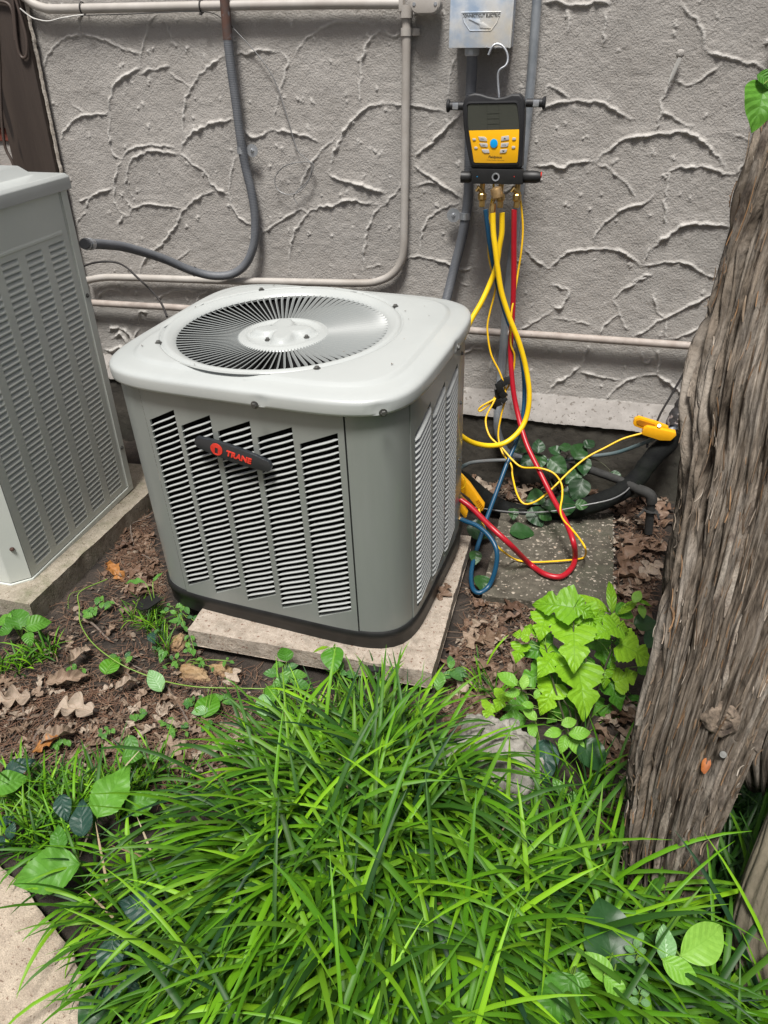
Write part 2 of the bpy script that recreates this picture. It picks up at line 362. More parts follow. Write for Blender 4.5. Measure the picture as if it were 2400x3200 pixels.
def barkmat(name, sc=(1, 1, 1), gray=0.0):
    m = mat(name, (.028, .021, .015), (.23, .19, .15), scale=1.0, rough=.92, uv=True, stretch=(110, 13.0, 1), detail=12, c3=(.36, .32, .275), bump=.012, bscale=1.6, grain=.35, lo=.36, hi=.66, spec=.2)
    return m
M_bark = barkmat('shredded_bark')
M_bark2 = mat('knot_wood', (.03, .021, .015), (.20, .155, .115), scale=70, rough=.92, grain=.25)
M_flake = mat('bark_strips', (1, 1, 1), (.55, .5, .45), scale=80, rough=.92, stretch=(1, 1, .15), rnd=[(.14, .095, .06), (.30, .24, .18), (.07, .045, .028), (.48, .43, .37), (.19, .13, .085), (.36, .22, .12), (.09, .06, .04)], spec=.2)
M_wound = mat('orange_wound', (.36, .11, .015), (.22, .06, .01), scale=60, rough=.6)
M_oldwood = mat('old_wood', (.10, .085, .06), (.17, .145, .10), scale=6, rough=.85, bump=.003, stretch=(4, 4, .5), c3=(.07, .06, .04))

# ------------------------------------------------------------------ ground
def gh(x, y):
    z = .022 * (mnoise.noise(Vector((x * 2.1, y * 2.1, 0)))) + .008 * mnoise.noise(Vector((x * 9, y * 9, 3)))
    z -= .030 * math.exp(-((x + .62) / .40) ** 2 - ((y - 1.42) / .10) ** 2)
    z -= .02 * math.exp(-((x - .45) / .3) ** 2 - ((y - .9) / .3) ** 2)
    return z - .005
def axis(lo, hi, flo, fhi, fine, k=14, coarse_p=2.2):
    a = np.arange(flo, fhi, fine)
    l = flo - (np.linspace(0, 1, k)[1:] ** coarse_p * (flo - lo))[::-1]
    r = fhi + np.linspace(0, 1, k) ** coarse_p * (hi - fhi)
    return np.concatenate([l, a, r])
gx = axis(-30, 30, -2.3, 1.0, .011); gy = axis(-30, 2.78, .2, 2.74, .011)
X, Y = np.meshgrid(gx, gy, indexing='ij')
Z = np.vectorize(gh)(X, Y)
near = ((X > -2.4) & (X < 1.2) & (Y > .2)).astype(float)
Z = Z * near + near * (.010 * (fbm(X * 22, Y * 22, 4, 3) - .5) + .007 * (vnoise(X * 75, Y * 75, 9) - .5))
ground = objm('ground', gridmesh('ground', np.stack([X, Y, Z], -1)[:, ::-1], M_soil)); tag(ground, kind='structure')

# paved path at the lower left, an irregular slab edge
edge = [G(-260, 2560, .02), G(0, 2690, .02), G(90, 2790, .02), G(235, 2985, .02), G(340, 3200, .02), G(470, 3500, .02)]
pm = MB(); poly = []
for a, b in zip(edge, edge[1:]):
    for k in range(10):
        q = a.lerp(b, k / 10); n_ = mnoise.noise(q * 6) * .012 + mnoise.noise(q * 60) * .0035; poly.append(Vector((q.x + n_, q.y + n_, .022)))
poly.append(Vector((edge[-1].x, -3, .022))); poly.append(Vector((-6, -3, .022))); poly.append(Vector((-6, edge[0].y, .022)))
pm.prism(poly, 2, (0, 0, -.09))
tag(objm('path', pm.mesh('path', M_path, smooth=False, bevel=.006)), kind='structure')

# ------------------------------------------------------------------ stucco wall
WY = 2.78
RIDGES = []   # (amp, [photo points])
def rz1(amp, pts, s=.72338, ox=0, oy=0): RIDGES.append((amp, [(ox + x * s, oy + y * s) for x, y in pts]))
# upper left of the wall (traced from the photograph)
for a_, p_ in [
 (1.0, [(180, 300), (200, 245), (240, 195), (285, 165), (335, 152), (400, 158), (455, 172), (490, 190), (520, 210), (560, 222), (605, 232)]),
 (.7, [(345, 150), (342, 100), (350, 60)]), (.8, [(605, 290), (612, 215), (628, 160), (640, 110), (665, 60)]), (.5, [(700, 90), (725, 130), (738, 170)]),
 (1.2, [(470, 488), (475, 430), (490, 380), (520, 345), (560, 318), (600, 292)]), (1.1, [(610, 320), (640, 300), (680, 300), (730, 288)]),
 (.7, [(735, 315), (770, 340), (835, 375)]), (1.3, [(262, 605), (285, 560), (320, 520), (370, 498), (410, 496), (470, 488)]),
 (.6, [(300, 440), (340, 470), (370, 492)]), (1.1, [(795, 600), (790, 520), (800, 440), (820, 385), (860, 330), (910, 280), (975, 240)]),
 (1.1, [(1015, 228), (1070, 230), (1130, 215), (1200, 220)]), (.9, [(1205, 222), (1245, 260), (1230, 310), (1215, 380), (1195, 450), (1185, 540)]),
 (1.4, [(780, 650), (800, 610), (850, 565), (900, 540), (950, 525), (1005, 512)]), (1.1, [(525, 685), (560, 650), (620, 630), (690, 628), (750, 640)]),
 (.9, [(475, 490), (472, 560), (478, 640), (500, 675), (525, 688)]), (1.1, [(545, 830), (545, 770), (560, 710), (600, 672), (660, 652), (720, 655), (780, 670)]),
 (1.0, [(525, 690), (505, 740), (495, 800), (495, 870), (520, 915), (555, 935)]), (1.2, [(780, 665), (830, 700), (890, 750), (930, 810), (995, 842)]),
 (1.2, [(370, 900), (385, 860), (430, 832), (490, 815)]), (1.1, [(555, 935), (570, 905), (620, 885), (700, 885), (760, 895), (800, 905)]),
 (1.2, [(600, 1190), (620, 1130), (660, 1090), (720, 1030), (760, 970), (800, 905), (850, 860), (920, 825)]), (.8, [(520, 1030), (512, 985), (525, 940), (555, 932)]),
 (.7, [(325, 980), (340, 945), (370, 920)]), (.8, [(765, 1120), (790, 1100), (820, 1085)]), (1.3, [(1055, 560), (1085, 592), (1130, 582), (1165, 560)]),
 (1.2, [(1165, 560), (1230, 568), (1290, 578), (1340, 592), (1380, 620)]), (1.0, [(1025, 670), (1005, 720), (995, 780), (992, 850), (1010, 910), (1060, 955), (1110, 975)]),
 (1.1, [(1125, 1020), (1165, 985), (1220, 950), (1300, 905), (1335, 930)]), (1.2, [(1250, 1190), (1250, 1110), (1260, 1040), (1290, 970), (1340, 915), (1400, 890), (1450, 888), (1480, 870), (1530, 862), (1580, 880), (1640, 885)]),
 (1.1, [(1570, 1180), (1575, 1080), (1590, 990), (1620, 920), (1659, 880)]), (.9, [(1300, 850), (1310, 780), (1340, 720), (1380, 660), (1450, 595)]),
 (1.3, [(1420, 750), (1440, 680), (1460, 620), (1500, 550), (1550, 490), (1600, 462), (1659, 452)]), (1.5, [(1420, 750), (1480, 780), (1550, 800), (1620, 820), (1659, 832)]),
 (1.0, [(1560, 480), (1555, 400), (1560, 300), (1575, 220), (1600, 170), (1640, 130)]), (.9, [(1270, 240), (1310, 180), (1360, 140), (1420, 108), (1470, 90), (1540, 95), (1620, 110)]),
 (.8, [(340, 870), (400, 850)]), (.9, [(1570, 1160), (1620, 1150), (1650, 1140)]), (.7, [(1110, 960), (1140, 1000)]), (.6, [(540, 865), (560, 885), (580, 905)])]:
    rz1(a_, p_)
# upper right
for a_, p_ in [
 (.9, [(0, 452), (60, 450), (130, 460), (200, 470), (270, 485)]), (1.0, [(275, 430), (280, 360), (290, 290), (310, 250)]),
 (1.5, [(340, 480), (300, 520), (250, 570), (200, 620), (150, 660), (135, 700)]), (1.5, [(135, 715), (190, 760), (250, 800), (330, 850)]),
 (.9, [(140, 800), (200, 790), (230, 800)]), (1.0, [(155, 1090), (160, 1020), (180, 960), (230, 910), (330, 875)]),
 (.9, [(80, 1125), (140, 1105), (200, 1120), (290, 1145), (330, 1165), (410, 1150)]), (1.1, [(0, 885), (30, 850), (60, 820), (75, 790)]),
 (1.2, [(650, 510), (690, 470), (750, 445), (820, 437), (900, 440), (960, 455), (1020, 485), (1070, 520)]), (.9, [(700, 410), (710, 370), (745, 390), (800, 425)]),
 (1.3, [(650, 720), (710, 712), (765, 728), (800, 705), (850, 695), (910, 700)]), (1.5, [(910, 700), (970, 650), (1030, 605), (1110, 590), (1200, 578), (1290, 572), (1350, 590), (1400, 630), (1450, 690), (1480, 740)]),
 (.9, [(920, 705), (980, 735), (1040, 790), (1090, 860)]), (1.1, [(1170, 570), (1190, 500), (1200, 430), (1230, 370)]), (.9, [(1190, 480), (1240, 500), (1290, 530), (1340, 545)]),
 (1.1, [(1215, 1020), (1212, 950), (1215, 860), (1225, 780), (1250, 730), (1320, 722), (1400, 725), (1480, 750), (1530, 748)]),
 (1.2, [(895, 1060), (920, 1000), (980, 940), (1040, 900), (1120, 875), (1165, 840)]), (1.6, [(1150, 1080), (1215, 1025), (1270, 985), (1340, 965), (1420, 970), (1500, 985)]),
 (1.1, [(720, 1165), (760, 1110), (820, 1085), (900, 1075), (980, 1080), (1050, 1100), (1110, 1150)]), (.9, [(600, 1075), (650, 1120), (700, 1155), (722, 1162)]),
 (1.0, [(1110, 1155), (1130, 1110), (1150, 1080)]), (1.1, [(1110, 1150), (1180, 1140), (1250, 1130), (1330, 1150), (1400, 1190), (1450, 1205)]),
 (1.1, [(1040, 1244), (1090, 1210), (1150, 1185)]), (1.6, [(690, 15), (750, 5), (800, 25), (860, 20), (920, 10), (970, 20)]), (1.0, [(950, 60), (955, 120), (945, 200)]),
 (.9, [(790, 40), (795, 100), (790, 150)]), (1.0, [(1275, 20), (1310, 50), (1345, 90), (1375, 150), (1390, 215)]), (1.2, [(1390, 215), (1450, 240), (1530, 255), (1600, 280), (1659, 300)]),
 (.8, [(1230, 345), (1280, 350), (1310, 370), (1360, 350), (1400, 320), (1450, 285)]), (1.0, [(1500, 860), (1515, 920), (1500, 980)]),
 (1.0, [(0, 140), (40, 155), (75, 140)]), (.9, [(110, 60), (160, 60), (210, 75)]), (.7, [(1500, 580), (1560, 600), (1600, 650)]), (.8, [(1560, 690), (1530, 750)]),
 (.8, [(520, 830), (560, 800)]), (.6, [(310, 1200), (360, 1235)])]:
    rz1(a_, p_, ox=1200)
# lower right, behind the hoses
for a_, p_ in [
 (1.3, [(690, 190), (740, 205), (775, 150), (785, 95), (740, 90), (690, 70)]), (.9, [(500, 330), (570, 300), (640, 250), (700, 230)]),
 (1.2, [(1250, 15), (1180, 60), (1100, 100), (1045, 155)]), (1.0, [(1045, 160), (1075, 220), (1100, 290), (1130, 330)]), (1.1, [(960, 360), (1000, 300), (1040, 260), (1080, 240)]),
 (1.5, [(1160, 375), (1240, 325), (1330, 270), (1430, 220), (1530, 170), (1630, 120)]), (1.0, [(1270, 140), (1290, 200), (1330, 265)]), (1.3, [(1345, 270), (1350, 320), (1345, 385)]),
 (.9, [(1370, 385), (1440, 370), (1510, 340), (1580, 290)]), (1.3, [(660, 700), (700, 650), (780, 600), (850, 545)]), (1.1, [(850, 580), (930, 590), (1010, 610), (1085, 625)]),
 (1.0, [(860, 540), (880, 480), (900, 420)]), (1.3, [(1000, 730), (1050, 680), (1110, 630), (1190, 600)]), (1.2, [(1200, 600), (1280, 590), (1360, 640), (1450, 700), (1500, 740)]),
 (1.1, [(1290, 590), (1310, 520), (1300, 450)]), (.9, [(1200, 460), (1230, 520), (1270, 490)]), (1.0, [(560, 700), (640, 715), (720, 715), (850, 735)]), (1.0, [(860, 735), (1000, 740), (1150, 765), (1300, 780)]),
 (1.0, [(180, 480), (230, 440), (300, 450)]), (.9, [(1400, 640), (1460, 620), (1500, 600)]), (.9, [(330, 560), (360, 480), (390, 430)]), (.8, [(700, 260), (800, 280), (900, 300)])]:
    rz1(a_, p_, s=.5425, ox=1350, oy=850)
# lower left, between the two units
for a_, p_ in [
 (1.3, [(445, 640), (470, 610), (520, 595), (560, 610)]), (1.2, [(710, 645), (760, 615), (820, 600), (900, 605)]), (1.0, [(900, 655), (930, 620), (960, 600)]),
 (1.5, [(640, 750), (650, 700), (680, 700)]), (1.8, [(500, 790), (540, 770), (600, 800), (620, 860)]), (1.8, [(520, 820), (560, 800), (590, 850), (560, 880)]),
 (1.5, [(480, 870), (520, 880), (560, 860), (600, 880)]), (1.3, [(640, 780), (620, 830), (640, 870)]), (1.0, [(560, 900), (600, 920), (650, 900)])]:
    rz1(a_, p_, s=.678, oy=500)
wx = axis(-5.2, 4.5, -2.22, .62, .0032, k=10); wz = axis(.352, 3.4, .353, 1.78, .0032, k=6)
wx = np.unique(np.round(wx, 5)); wz = np.unique(np.round(wz, 5))
XX, ZZ = np.meshgrid(wx, wz, indexing='ij')
HH = .008 * (fbm(XX * 2.6, ZZ * 2.6, 2, 1) - .5) + .0028 * (fbm(XX * 12, ZZ * 12, 3, 5) - .5) + .0018 * (vnoise(XX * 60, ZZ * 60, 8) - .5)
RID = np.zeros_like(HH); WID = np.zeros_like(HH)
rs = np.random.RandomState(3)
def splat(x, z, amp, w_, up=0.0, arr=None, sx=None):
    i0, i1 = np.searchsorted(wx, [x - 4 * w_, x + 4 * w_]); j0, j1 = np.searchsorted(wz, [z - 4 * w_, z + 4 * w_])
    if i1 <= i0 or j1 <= j0: return
    dx = wx[i0:i1, None] - x; dz = wz[None, j0:j1] - z
    g = amp * np.exp(-(dx ** 2 + dz ** 2 * np.where(dz > 0, 1 - up, 1 + up)) / (w_ * w_))
    np.maximum(arr[i0:i1, j0:j1], g, out=arr[i0:i1, j0:j1])
for k_, (amp, pts) in enumerate(RIDGES):
    pp = resample(cr([W(x, y, WY) for x, y in pts], 6), .0025)
    n = len(pp); ph = rs.rand() * 50
    for i, q in enumerate(pp):
        t = i / max(1, n - 1); fade = min(1, 5 * t + .25, 5 * (1 - t) + .25)
        s_ = i * .0025
        lump = .35 + 1.1 * vnoise(np.array([s_ * 55 + ph]), np.array([.5]), 4)[0] ** 1.2
        j1 = (vnoise(np.array([s_ * 70 + ph]), np.array([2.5]), 6)[0] - .5) * .010; j2 = (vnoise(np.array([s_ * 60 + ph]), np.array([7.5]), 6)[0] - .5) * .010
        splat(q.x + j1, q.z + j2, .0058 * amp * fade * lump, .0023 + .0015 * lump * amp, .45, RID)
        if i % 5 == 0: splat(q.x, q.z + .012, .0016 * amp * fade, .020, -.2, WID)
for _ in range(260):   # crumbs and drips of plaster
    x = rs.uniform(-2.1, .5); z = rs.uniform(.4, 1.7)
    for k in range(rs.randint(1, 4)): splat(x + rs.normal() * .004, z - k * .005, rs.uniform(.002, .0055), rs.uniform(.003, .0055), 0, RID)
rough = (vnoise(XX * 120, ZZ * 120, 31) - .5)
HH += RID * (1 + .5 * rough) + WID
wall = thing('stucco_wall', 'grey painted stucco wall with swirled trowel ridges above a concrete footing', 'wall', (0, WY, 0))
me = gridmesh('stucco_face', np.stack([XX, -HH, ZZ], -1), M_stucco); at = me.attributes.new('ridge_pale', 'FLOAT', 'POINT'); at.data.foreach_set('value', np.clip(RID / .0062 * (.55 + .6 * vnoise(XX * 90, ZZ * 90, 77)), 0, .6).ravel().astype(np.float32)); objm('stucco_face', me, wall)
# footing: sloping top and dark face
def rough_sheet(name, rows, x0, x1, step, material, parent, amp, seed, fine=0.0):
    xs = np.arange(x0, x1, step); R_ = []
    pr = [Vector(r) for r in rows]; pr = resample([Vector((0, a, b)) for a, b in rows], step)
    A = np.zeros((len(xs), len(pr), 3))
    for j, q in enumerate(pr):
        nzv = (fbm(xs * 9, np.full_like(xs, j * step * 9), 4, seed) - .5) * amp + (vnoise(xs * 60, np.full_like(xs, j * step * 60), seed) - .5) * fine
        A[:, j, 0] = xs; A[:, j, 1] = q.y + nzv; A[:, j, 2] = q.z + nzv * .5
    return objm(name, gridmesh(name, A, material), parent)
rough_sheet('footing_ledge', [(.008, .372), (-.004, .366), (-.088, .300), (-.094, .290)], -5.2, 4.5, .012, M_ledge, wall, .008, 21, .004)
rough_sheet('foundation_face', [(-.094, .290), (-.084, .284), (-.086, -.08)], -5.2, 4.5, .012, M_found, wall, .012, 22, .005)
# ------------------------------------------------------------------ concrete pads
def slab(name, x0, x1, y0, y1, z0, z1, material, label, rough=.004, seed=0, chips=0):
    bm = bmesh.new()
    st = .012
    xs = np.append(np.arange(x0, x1, st), x1); ys = np.append(np.arange(y0, y1, st), y1)
    o = Vector(((x0 + x1) / 2, (y0 + y1) / 2, z0))
    mb = MB()
    def P(x, y, z):
        p = Vector((x, y, z)); dx = min(x - x0, x1 - x); dy = min(y - y0, y1 - y)
        n_ = mnoise.noise(p * 23 + Vector((seed, 0, 0))) * rough + mnoise.noise(p * 80) * rough * .5
        c = Vector(((x0 + x1) / 2, (y0 + y1) / 2, z)); d = (p - c).normalized()
        e = 0.0
        if dx < .02 or dy < .02: e = chips * max(0, mnoise.noise(Vector((x * 9 + seed, y * 9, 0)))) 
        return p - d * abs(n_) - d * e + Vector((0, 0, n_ * .25))
    nx, ny = len(xs), len(ys)
    mb.add([P(x, y, z1) for x in xs for y in ys], [(i * ny + j, (i + 1) * ny + j, (i + 1) * ny + j + 1, i * ny + j + 1) for i in range(nx - 1) for j in range(ny - 1)])
    loop = [(x, y0) for x in xs] + [(x1, y) for y in ys[1:]] + [(x, y1) for x in xs[::-1][1:]] + [(x0, y) for y in ys[::-1][1:-1]]
    zs = np.linspace(z1, z0, 6); n = len(loop)
    mb.add([P(x, y, z) for z in zs for x, y in loop], [(a * n + i, a * n + (i + 1) % n, (a + 1) * n + (i + 1) % n, (a + 1) * n + i) for a in range(5) for i in range(n)])
    mb.quad((x0, y0, z0), (x1, y0, z0), (x1, y1, z0), (x0, y1, z0))
    me = mb.mesh(name, material, inv=Matrix.Translation(-o))
    b = bmesh.new(); b.from_mesh(me); bmesh.ops.remove_doubles(b, verts=b.verts, dist=.0005); bmesh.ops.recalc_face_normals(b, faces=b.faces); b.to_mesh(me); b.free()
    me.set_sharp_from_angle(angle=math.radians(50))
    return tag(objm(name, me, None, Matrix.Translation(o)), label, 'concrete slab')
slab('concrete_pad', -.965, -.243, 1.462, 2.16, .018, .072, M_padc, 'pinkish speckled concrete pad under the middle air conditioner, front corner jutting over the grass', seed=3, chips=.006)
slab('concrete_pad', -2.35, -1.478, 1.452, 2.36, -.01, .072, M_padl, 'mossy concrete pad under the taller air conditioner at the left', seed=9, chips=.010)
slab('concrete_slab', -.17, .238, 1.89, 2.50, -.03, .032, M_slab, 'dark pebbly concrete slab lying in the corner behind the hoses', rough=.008, seed=5, chips=.016)

# ------------------------------------------------------------------ main unit (local frame fitted to the photograph)
UM = Matrix(((.99460892, .10171236, -.02019155), (-.10271641, .99306171, -.05725198), (.01422822, .05901734, .99815555)))
UM = Matrix([Vector(r) for r in UM])
c0, c1, c2_ = UM.col[0].copy(), UM.col[1].copy(), UM.col[2].copy()
c0.normalize(); c1 = (c1 - c0 * c1.dot(c0)).normalized(); c2_ = c0.cross(c1)
for i in range(3): UM[i][0] = c0[i]; UM[i][1] = c1[i]; UM[i][2] = c2_[i]
unit = thing('air_conditioner', 'squat grey air conditioner with round fan grille and charcoal badge on its louvred front', 'air conditioner', (-.74201, 1.81233, .78574), UM)
CX, CY, SA, SB, SN = .028, .041, .408, .353, 6.0
def side(k, u, z, off=0.0):
    "point on the bowed side k (0 front 1 right 2 back 3 left); u runs left to right seen from outside"
    a, b = (SA, SB) if k in (0, 2) else (SB, SA)
    t = max(-.999, min(.999, u / a)); v = b * (1 - abs(t) ** SN) ** (1 / SN)
    dv = -b * (1 - abs(t) ** SN) ** (1 / SN - 1) * abs(t) ** (SN - 1) * (1 if t > 0 else -1) / a
    n = Vector((-dv, 1)).normalized(); p = Vector((u, v)) + n * off
    x, y = {0: (p.x, -p.y), 1: (p.y, p.x), 2: (-p.x, p.y), 3: (-p.y, -p.x)}[k]
    return Vector((CX + x, CY + y, z))
ZT, ZB = .022, -.650
PIT = .0170
def panel(k, u0, u1, cols, ztl, ztr, zbl, zbr, nsep):
    mb = MB()
    def strip(a, b, za, zb, n=5):
        us = [a + (b - a) * i / n for i in range(n + 1)]
        vs = []; 
        for u in us:
            f = (u - a) / (b - a)
            t_ = za[0] + (za[1] - za[0]) * f; q_ = zb[0] + (zb[1] - zb[0]) * f
            vs += [side(k, u, t_), side(k, u, q_)]
        mb.add(vs, [(2 * i, 2 * i + 2, 2 * i + 3, 2 * i + 1) for i in range(n)])
    e = u0
    for (a, b) in cols:
        strip(e, a, (ZT, ZT), (ZB, ZB), 3); strip(a, b, (ZT, ZT), (ztl, ztr)); strip(a, b, (zbl, zbr), (ZB, ZB))
        for u, z0, z1 in ((a, ztl, zbl), (b, ztr, zbr)):   # folded-in edges of the opening
            mb.quad(side(k, u, z0), side(k, u, z1), side(k, u, z1, -.006), side(k, u, z0, -.006))
        mb.quad(side(k, a, ztl), side(k, b, ztr), side(k, b, ztr, -.008), side(k, a, ztl, -.008))
        mb.quad(side(k, a, zbl), side(k, b, zbr), side(k, b, zbr + .003, -.010), side(k, a, zbl + .003, -.010))
        e = b
    strip(e, u1, (ZT, ZT), (ZB, ZB), 3)
    for u, s_ in ((u0, 1), (u1, -1)):
        mb.quad(side(k, u, ZT), side(k, u, ZB), side(k, u, ZB, -.012), side(k, u, ZT, -.012))
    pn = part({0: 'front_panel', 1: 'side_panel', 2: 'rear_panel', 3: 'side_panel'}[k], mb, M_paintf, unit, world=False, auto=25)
    prof = [(.0004, -.0022), (.0014, -.0008), (.0010, .0010), (-.0015, .0022), (-.0075, .0024), (-.0075, .0014), (-.003, .0008), (-.0012, -.0020)]
    for (a, b) in cols:
        sm = MB(); n = 8; vs = []
        if k == 1: prof = [(.003, -.0030), (.0062, -.0012), (.0058, .0012), (.002, .0034), (-.0060, .0036), (-.0060, .0020), (-.001, .0010), (.001, -.0022)]
        for i in range(n + 1):
            f = i / n; u = a + (b - a) * f
            zz = ztl + (ztr - ztl) * (f + .014 * math.sin(2 * PI * f))
            if k == 1: zz = ztl + (ztr - ztl) * f
            tap = 1.0 if 0 < i < n else .6
            for (o, h) in prof: vs.append(side(k, u, zz + h * tap, o * (1 if 0 < i < n else .3)))
        m_ = len(prof)
        sm.add(vs, [(i * m_ + j, i * m_ + (j + 1) % m_, (i + 1) * m_ + (j + 1) % m_, (i + 1) * m_ + j) for i in range(n) for j in range(m_)])
        cnt = int(round((ztl - zbl) / PIT)); pit = (ztl - zbl) / cnt
        if nsep:
            me = sm.mesh('slat', M_paint, auto=60)
            for i in range(1, cnt):
                s_ = ((zbl - ztl) - (zbr - ztr)) * i / cnt
                o = bpy.data.objects.new('slat', me); COL.objects.link(o); o.parent = pn; o.location = (0, 0, -i * pit)
        else:
            big = MB()
            for i in range(1, cnt): big.add([(v[0], v[1], v[2] - i * pit) for v in sm.v], sm.f)
            o = part('slat_bank', big, M_paint, pn, world=False, auto=60) if False else objm('slat_bank', big.mesh('slat_bank', M_paint, auto=60), pn); o['kind'] = 'stuff'
    return pn
FC = [(-.240 - CX, -.156 - CX), (-.143 - CX, -.053 - CX), (-.038 - CX, .057 - CX), (.072 - CX, .169 - CX), (.185 - CX, .284 - CX)]
panel(0, -.281, .2715, FC, -.071, -.029, -.617, -.571, True)
panel(1, -.248, .150, [(-.228, -.118), (-.100, .006), (.024, .130)], -.073, -.035, -.622, -.590, True)
panel(3, -.15, .25, [(-.13, -.02), (0, .11), (.13, .235)], -.073, -.035, -.622, -.590, False)
panel(2, -.27, .27, [(-.25, -.14), (-.12, -.01), (.01, .12), (.14, .25)], -.073, -.035, -.622, -.590, False)
def plan(th, a, b, n, off=0.0):
    c, s_ = math.cos(th), math.sin(th)
    r = ((abs(c) / a) ** n + (abs(s_) / b) ** n) ** (-1 / n)
    return Vector((r * c, r * s_))
def uvw(k, u):
    p = side(k, u, 0); return math.atan2(p.y - CY, p.x - CX)
def corner(ka, ua, kb, ub, name='corner_panel'):
    a = uvw(ka, ua); b = uvw(kb, ub)
    while b < a: b += 2 * PI
    mb = MB(); n = 22; vs = []
    for i in range(n + 1):
        t = a + (b - a) * i / n; p = plan(t, SA - .0025, SB - .0025, SN)
        vs += [Vector((CX + p.x, CY + p.y, ZT)), Vector((CX + p.x, CY + p.y, ZB))]
    mb.add(vs, [(2 * i, 2 * i + 2, 2 * i + 3, 2 * i + 1) for i in range(n)])
    return part(name, mb, M_paintf, unit, world=False, auto=60)
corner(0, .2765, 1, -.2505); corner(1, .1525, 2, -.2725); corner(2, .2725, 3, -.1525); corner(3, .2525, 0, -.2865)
def shell(name, prof, material, n_=SN, seg=96, parent=unit, a0=SA, b0=SB, cap=None, auto=40):
    "prof: list of (offset from plan, z)"
    mb = MB(); vs = []
    for off, z in prof:
        for i in range(seg):
            p = plan(2 * PI * i / seg, a0 + off, b0 + off, n_); vs.append((CX + p.x, CY + p.y, z))
    m_ = len(prof)
    mb.add(vs, [(j * seg + i, j * seg + (i + 1) % seg, (j + 1) * seg + (i + 1) % seg, (j + 1) * seg + i) for j in range(m_ - 1) for i in range(seg)])
    if cap is not None: mb.add(vs[cap * seg:(cap + 1) * seg], [tuple(range(seg))])
    return part(name, mb, material, parent, world=False, auto=auto)
shell('inner_coil', [(-.034, .02), (-.034, -.66)], M_black)
shell('base_pan', [(-.04, -.640), (.001, -.642), (.005, -.648), (.005, -.662), (.002, -.668), (.0, -.708), (0, -.712), (-.05, -.712)], M_blackp, cap=7)
# lid: bowed outline, raised field, round opening
FX, FY, FR = -.019, .040, .316
mb = MB(); seg = 180; rows = []
prof_out = [(-.010, .024), (.0, .022), (.0045, .025), (.0055, .031), (.0055, .050), (.0048, .055), (.0020, .0595), (-.003, .0625), (-.011, .0648), (-.024, .0670), (-.044, .069), (-.048, .0705), (-.054, .0765), (-.060, .0772)]
for j, (off, z) in enumerate(prof_out):
    r_ = []
    for i in range(seg):
        t = 2 * PI * i / seg; p = plan(t, SA + .008 + off, SB + .018 + off, 5.2)
        q = Vector((CX + p.x, CY + p.y, z))
        if .028 < z < .075:   # dimples round the lip screws
            for (sx, sy) in ((.105, -.345), (.385, -.300), (-.36, -.20), (.443, .1)):
                d2 = ((q.x - sx) ** 2 + (q.y - sy) ** 2 + ((q.z - .041) * 1.2) ** 2) / .015 ** 2
                if d2 < 6: q -= Vector((p.x, p.y, 0)).normalized() * .007 * math.exp(-d2)
        r_.append(q)
    rows.append(r_)
outr = rows[-1]
for f in (.33, .66): rows.append([outr[i].lerp(Vector((FX + (FR + .016) * math.cos(math.atan2(outr[i].y - FY, outr[i].x - FX)), FY + (FR + .016) * math.sin(math.atan2(outr[i].y - FY, outr[i].x - FX)), .078)), f) for i in range(seg)])
for rr_, z in ((FR + .016, .078), (FR + .010, .0775), (FR + .0075, .073), (FR + .004, .0725), (FR - .002, .070), (FR - .002, .045)):
    rows.append([Vector((FX + rr_ * math.cos(math.atan2(q.y - FY, q.x - FX)), FY + rr_ * math.sin(math.atan2(q.y - FY, q.x - FX)), z)) for q in outr])
mb.add([q for r_ in rows for q in r_], [(j * seg + i, j * seg + (i + 1) % seg, (j + 1) * seg + (i + 1) % seg, (j + 1) * seg + i) for j in range(len(rows) - 1) for i in range(seg)])
lid = part('lid', mb, M_lid, unit, world=False, auto=60)
# fan grille
gr = part('grille_ring', MB().lathe([(.284, .063), (.288, .069), (.295, .072), (.305, .0785), (.313, .0795), (.321, .0765), (.3245, .072), (.319, .065), (.284, .059)], Matrix.Translation((FX, FY, 0)), seg=128, cap=False), M_lid, unit, world=False, auto=60)
hub = MB(); hs = 96; rad = [.128, .124, .118, .110, .104, .100, .094, .088, .08, .072, .064, .056, .048, .036, .022, .004]
for j, r_ in enumerate(rad):
    for i in range(hs):
        t = 2 * PI * i / hs
        base = {0: .046, 1: .052, 2: .0545, 3: .055, 4: .0585, 5: .0555}.get(j, .0525)
        star = .078 + .020 * math.cos(4 * (t - .35)) + .006 * math.cos(2 * t + 1)
        k_ = max(0, min(1, (star - r_) / .022)); k_ = k_ * k_ * (3 - 2 * k_)
        hub.v.append((FX + r_ * math.cos(t), FY + r_ * math.sin(t), base + .0155 * k_)); hub.uv.append((0, 0))
hub.f = [(j * hs + i, j * hs + (i + 1) % hs, (j + 1) * hs + (i + 1) % hs, (j + 1) * hs + i) for j in range(len(rad) - 1) for i in range(hs)] + [tuple((len(rad) - 1) * hs + i for i in range(hs))]
hubo = part('grille_hub', hub, M_lid, unit, world=False, auto=70)
M_fin = mat('fin_enamel', (.25, .265, .26), rough=.4)
fin = MB(); NF = 92; vs = []
for i in range(11):
    f = i / 10; r_ = .116 + (.296 - .116) * f
    zc = .0495 + .015 * f; tilt = math.radians(41) + math.radians(12) * max(0, (f - .82) / .18)
    h = .0037 if f < .85 else .0037 - .0012 * (f - .85) / .15
    tw = -.006 * max(0, (f - .80) / .20) ** 1.5
    up = Vector((0, math.sin(tilt) * h, math.cos(tilt) * h)); th = Vector((0, math.cos(tilt) * .00085, -math.sin(tilt) * .00085))
    c = Vector((r_, tw, zc))
    vs += [c + up + th * 1.5, c + up * 1.22, c + up - th * 1.5, c - up - th, c - up + th]
